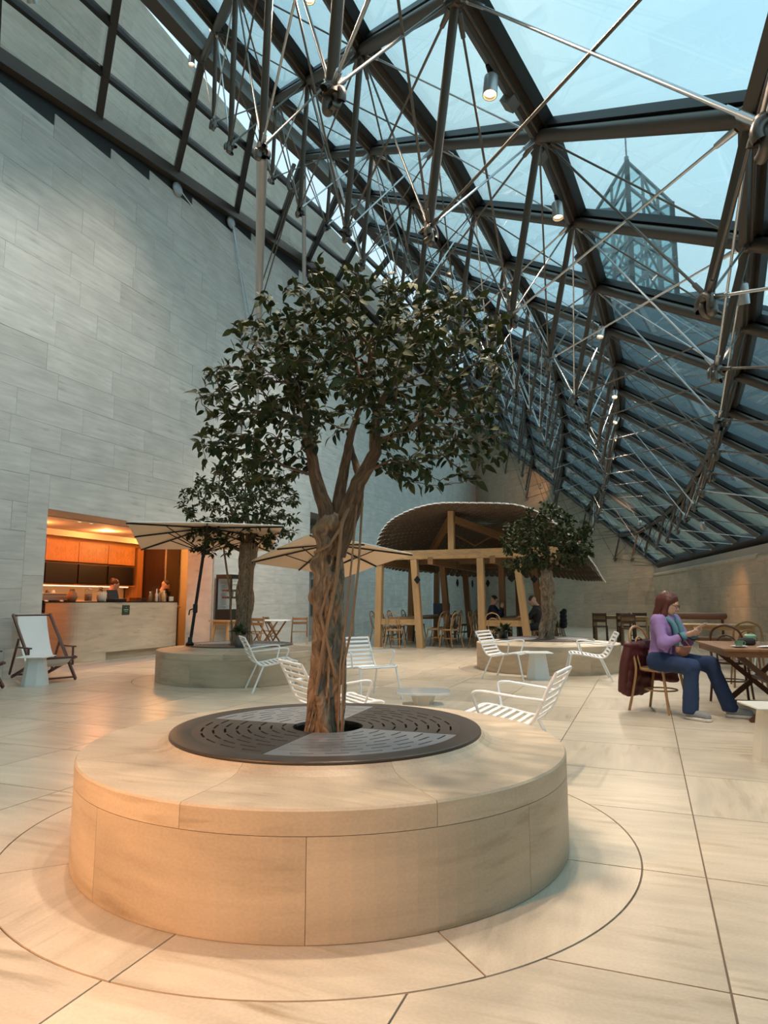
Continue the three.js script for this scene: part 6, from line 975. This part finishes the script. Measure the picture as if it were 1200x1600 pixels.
{ const j = thing('black_jacket', 'puffy black jacket hung over a chair back behind the small tree', 'jacket', [-2.48, 0, -19.63], -Math.PI / 2); mesh('jacket_body', nets((x, y, z) => Math.hypot(Math.max(0, Math.abs(x) - 0.16), Math.max(0, Math.abs(y - 0.68) - 0.18), z + 0.27) - 0.075 + noise3(x * 16, y * 16, z * 16) * 0.014 - 0.010 * Math.sin(y * 60), [-0.3, 0.35, -0.42], [0.3, 1.0, -0.1], 0.016), darkTop, j); mesh('hood', nets((x, y, z) => ell([0, 0.9, -0.30], [0.13, 0.07, 0.07])(x, y, z) + noise3(x * 20, y * 20, z * 20) * 0.01, [-0.2, 0.78, -0.42], [0.2, 1.02, -0.18], 0.014), darkTop, j); }
const standing = (o = {}) => ({ pelvis: [0, 0.93, 0], hipL: [0.09, 0.90, 0], hipR: [-0.09, 0.90, 0], shL: [0.18, 1.36, 0.03], shR: [-0.18, 1.36, 0.03], neck: [0, 1.43, 0.04], head: [0, 1.555, 0.075], elL: [0.24, 1.12, 0.10], elR: [-0.24, 1.12, 0.10], wrL: [0.16, 1.07, 0.32], wrR: [-0.16, 1.07, 0.32], knL: [0.10, 0.49, 0.02], knR: [-0.10, 0.49, 0.02], anL: [0.10, 0.085, 0], anR: [-0.10, 0.085, 0], toL: [0.12, 0.045, 0.16], toR: [-0.12, 0.045, 0.16], hdL: [-0.2, -0.1, 1], hdR: [0.2, -0.1, 1], pnL: [0, -1, 0], pnR: [0, -1, 0], cuL: 0.4, cuR: 0.4, ...o });
const bun = (() => { const b = ell([0, 0.085, -0.075], [0.05, 0.045, 0.045]), c = ell([0, 0.038, -0.022], [0.086, 0.094, 0.102]), ho = headField(), face = ell([0, -0.03, 0.085], [0.07, 0.105, 0.085]); return (x, y, z) => Math.max(smin(Math.max(c(x, y, z), -face(x, y, z), -0.03 - y), b(x, y, z), 0.02) + noise3(x * 60, y * 60, z * 60) * 0.004, -(ho(x, y, z) + 0.004)); })();
person('barista with tied up auburn hair in a brown top, behind the counter near the register', [-11.22, 0, -11.95], 2.5, standing(), { top: std(0.16, 0.10, 0.06, 0.9), bottom: darkTop, hair: std(0.07, 0.025, 0.015, 0.5), hairField: bun, headPitch: 0.3, topName: 'shirt' });
person('bearded barista with dark hair and a light denim apron, looking down behind the counter', [-11.20, 0, -13.62], 2.35, standing({ head: [0, 1.565, 0.10] }), { top: std(0.22, 0.25, 0.28, 0.9), bottom: darkTop, hair: dkHair, hairField: shortHair, beard: true, headPitch: 0.4, topName: 'shirt' });
// ---------------------------------------------------------------- masts, cables and wall anchors of the roof
{
  mesh('mast', rod(kn(15, 3), V3(XW + 0.1, 5.9, -14.6), 0.05, 14), polePaint, roof); mesh('mast', rod(node(13, 6), V3(XW + 0.1, 6.6, -17.2), 0.05, 14), polePaint, roof);
  const anchor = (p, tos) => { const g = lathe([[0, 0], [0.13, 0], [0.15, 0.02], [0.15, 0.06], [0.10, 0.085], [0, 0.09]], 24); g.rotateZ(-Math.PI / 2); g.translate(...p); mesh('wall_anchor', g, polePaint, roof); tos.forEach((q) => mesh('stay_cable', rod(V3(...p).add(V3(0.08, 0, 0)), V3(...q), 0.013, 6), stainless, roof)); };
  anchor([XW + 0.03, 10.2, -11.2], [[XW + 0.4, 9.0, -13.9]]);
  anchor([XW + 0.03, 10.55, -13.25], [[XW + 0.12, 8.0, -14.3], [XW + 0.08, 8.0, -14.15]]);
  const f = node(13, 6).clone().add(V3(-0.3, -0.75, 0.0)), fk = tube([node(13, 6).clone().add(V3(-0.25, -0.1, 0)), f.clone().add(V3(-0.1, 0.25, 0)), f.clone(), f.clone().add(V3(0.22, 0.18, 0)), f.clone().add(V3(0.3, 0.3, 0))], 0.05, 20, 10); mesh('cable_fork', fk, castSteel, roof);
  for (const o of [0, 0.16]) mesh('stay_cable', rod(f.clone().add(V3(o * 0.3, 0, 0)), V3(XW + 0.05, 7.6, -13.9 - o * 1.6), 0.016, 6), castSteel, roof);
}
// ---------------------------------------------------------------- spotlights on the roof ribs, with their light
const lampGlow = new THREE.MeshStandardMaterial({ color: 0x332211, emissive: lin(1, 0.62, 0.28), emissiveIntensity: 9 });
function spotlight(label, at, aim, power, angle, color = 0xffe6cc, lit = true) {
  const t = thing('spotlight', label, 'spotlight', [at.x, at.y, at.z], 0, 'track spotlights on the roof ribs'), d = V3(...aim).sub(at).normalize();
  const q = new THREE.Quaternion().setFromUnitVectors(V3(0, -1, 0), d), hold = V3(0, -0.14, 0);
  mesh('bracket', merge([rod(V3(0, 0.0, 0), V3(0, -0.10, 0), 0.012, 8), bx(0.05, 0.02, 0.12, 0, 0, 0, 0.004)]), blackSteel, t);
  const can = lathe([[0, 0.10], [0.04, 0.10], [0.055, 0.08], [0.058, -0.09], [0.052, -0.09], [0.048, -0.05], [0, -0.05]], 24); can.applyQuaternion(q); can.translate(0, hold.y, 0); const hs = mesh('housing', can, std(0.50, 0.50, 0.50, 0.35, 0.6), t);
  const lens = new THREE.CircleGeometry(0.050, 24); lens.rotateX(Math.PI / 2); lens.translate(0, -0.06, 0); lens.applyQuaternion(q); lens.translate(0, hold.y, 0); const l = mesh('lens', lens, lampGlow, hs); l.userData.label = 'glowing lens';
  if (lit && power) { const s = new THREE.SpotLight(color, power, 0, angle, 0.8, 2); s.castShadow = true; s.shadow.radius = 4; s.position.copy(hold).addScaledVector(d, 0.11); s.target.position.copy(d).multiplyScalar(3).add(hold); t.add(s, s.target); }
  return t;
}
const onRib = (i, k, u = 0) => node(i, k).lerp(node(Math.max(0, i - 1), k), u).addScaledVector(outN, -0.065);
const SP = [
  [onRib(14, 2, 0.42), [-1.2, 0, -4.0], 0.35, 'nearest of the middle rib, glaring'],
  [onRib(13, 2, 0.6), [-0.4, 0, -6.2], 0.33, 'second of the middle rib, against pale sky'],
  [onRib(11, 2, 0.75), [-1.5, 0, -9.5], 0.5, 'third of the middle rib, left under the tower'],
  [onRib(9, 2, 0.8), [-1.0, 0, -11.5], 0.6, 'fourth of the middle rib'],
  [onRib(7, 2, 0.0), [-3.0, 0, -13], 1.0, 'fifth of the middle rib'],
  [onRib(6, 2, 0.05), [-2.0, 0, -15], 0.9, 'sixth of the middle rib'],
  [onRib(5, 2, 0.1), [-1.5, 0, -17], 0.9, 'seventh of the middle rib, with orange halo'],
  [onRib(4, 2, 0.1), [-1.2, 1.0, -23], 0.5, 'eighth of the middle rib'],
  [onRib(3, 2, 0.1), [-0.6, 1.5, -28], 0.3, 'ninth of the middle rib, towards the end wall'],
  [onRib(12, 1, 0.3), [1.2, 0, -8], 0.3, 'of the outer rib, near the right edge'],
  [onRib(11, 3, 0.4), [-3.5, 0, -9], 0.6, 'left of the pair above the big crown'],
  [onRib(11, 3, 0.6), [-5.0, 0, -12], 1.0, 'right of the pair above the big crown'],
  [onRib(15, 6, -0.15), [-7.3, 0, -9.0], 0.6, 'big and warm, at the fold beam top left'],
  [onRib(11, 4, 0.4), [-7.0, 0, -14], 1.2, 'half hidden among rods above the crown'],
];
for (const [p, aim, k, n] of SP) spotlight(`added warm roof spotlight, ${n}`, p, aim, 70 * k, 0.75);
for (const [i, u] of [[14, 0.62], [13, 0.08], [12, 0.4], [10, 0.9], [10, 0.25], [8, 0.5]]) { const p = onRib(i, 2, u), q = onRib(i, 2, u + 0.08); mesh('junction_box', bar(p, q, 0.10, 0.09, outN), std(0.16, 0.15, 0.14, 0.5, 0.3), roof); }
// unseen fittings added over and behind the viewpoint to brighten the near floor
for (const [p, aim, k, n] of [[onRib(15, 3, 0.4), [-2.6, 0, -3.2], 0.55, 'first above the viewpoint'], [onRib(16, 4, 0.4), [-3.4, 0, -2.4], 0.7, 'behind the viewpoint, over the left'], [onRib(15, 2, 0.5), [-0.3, 0, -2.2], 0.7, 'over the right of the viewpoint']]) spotlight(`added warm roof spotlight, ${n}`, p, aim, 70 * k, 0.8);
{ const p = V3(-3.1, 2.35, 0.9); spotlight('round warm wall spotlight behind the viewpoint on the left, outside the view', p, [-1.95, 0.0, -2.0], 70 * 0.80, 0.56, 0xffb274); }
{ const p = V3(-6.6, 8.6, -5.2); spotlight('added cool spotlight near the fold beam, brightening the left stone wall', p, [-9.3, 3.0, -10.5], 70 * 0.55, 0.85, 0xf4f6f2); spotlight('added cool spotlight on the inner rib, brightening the far stone wall', V3(-5.4, 8.2, -12.5), [-9.3, 3.0, -17.5], 70 * 0.9, 0.85, 0xf4f6f2); }  // two unseen cool lamps, added to brighten the left wall
// wall washers that the photograph shows as warm pools
for (const [p, aim, k, n] of [[V3(1.25, 3.0, -16.6), [1.75, 1.5, -17.9], 0.16, 'by the gutter, washing the right wall'], [V3(-4.35, 6.5, -31.2), [-5.15, 6.9, -33.9], 0.32, 'at the end of the inner rib, washing the end wall'], [V3(-0.1, 4.0, -24.8), [-1.0, 1.5, -30], 0.2, 'low near the gutter, washing the end wall corner']]) spotlight(`round warm spotlight ${n}`, p, aim, 70 * k, 0.42, 0xffb46e);

// kitchen lamps
for (const [x, y, z, i, c] of [[-11.0, 2.62, -9.6, 5, 0xffa060], [-11.0, 2.62, -11.5, 5, 0xffa060], [-11.0, 2.62, -13.4, 5.5, 0xffb068]]) { const l = new THREE.PointLight(c, i, 0, 2); l.shadow.radius = 4; l.castShadow = true; l.position.set(x, y, z); scene.add(l); }
renderer.render(scene, camera);
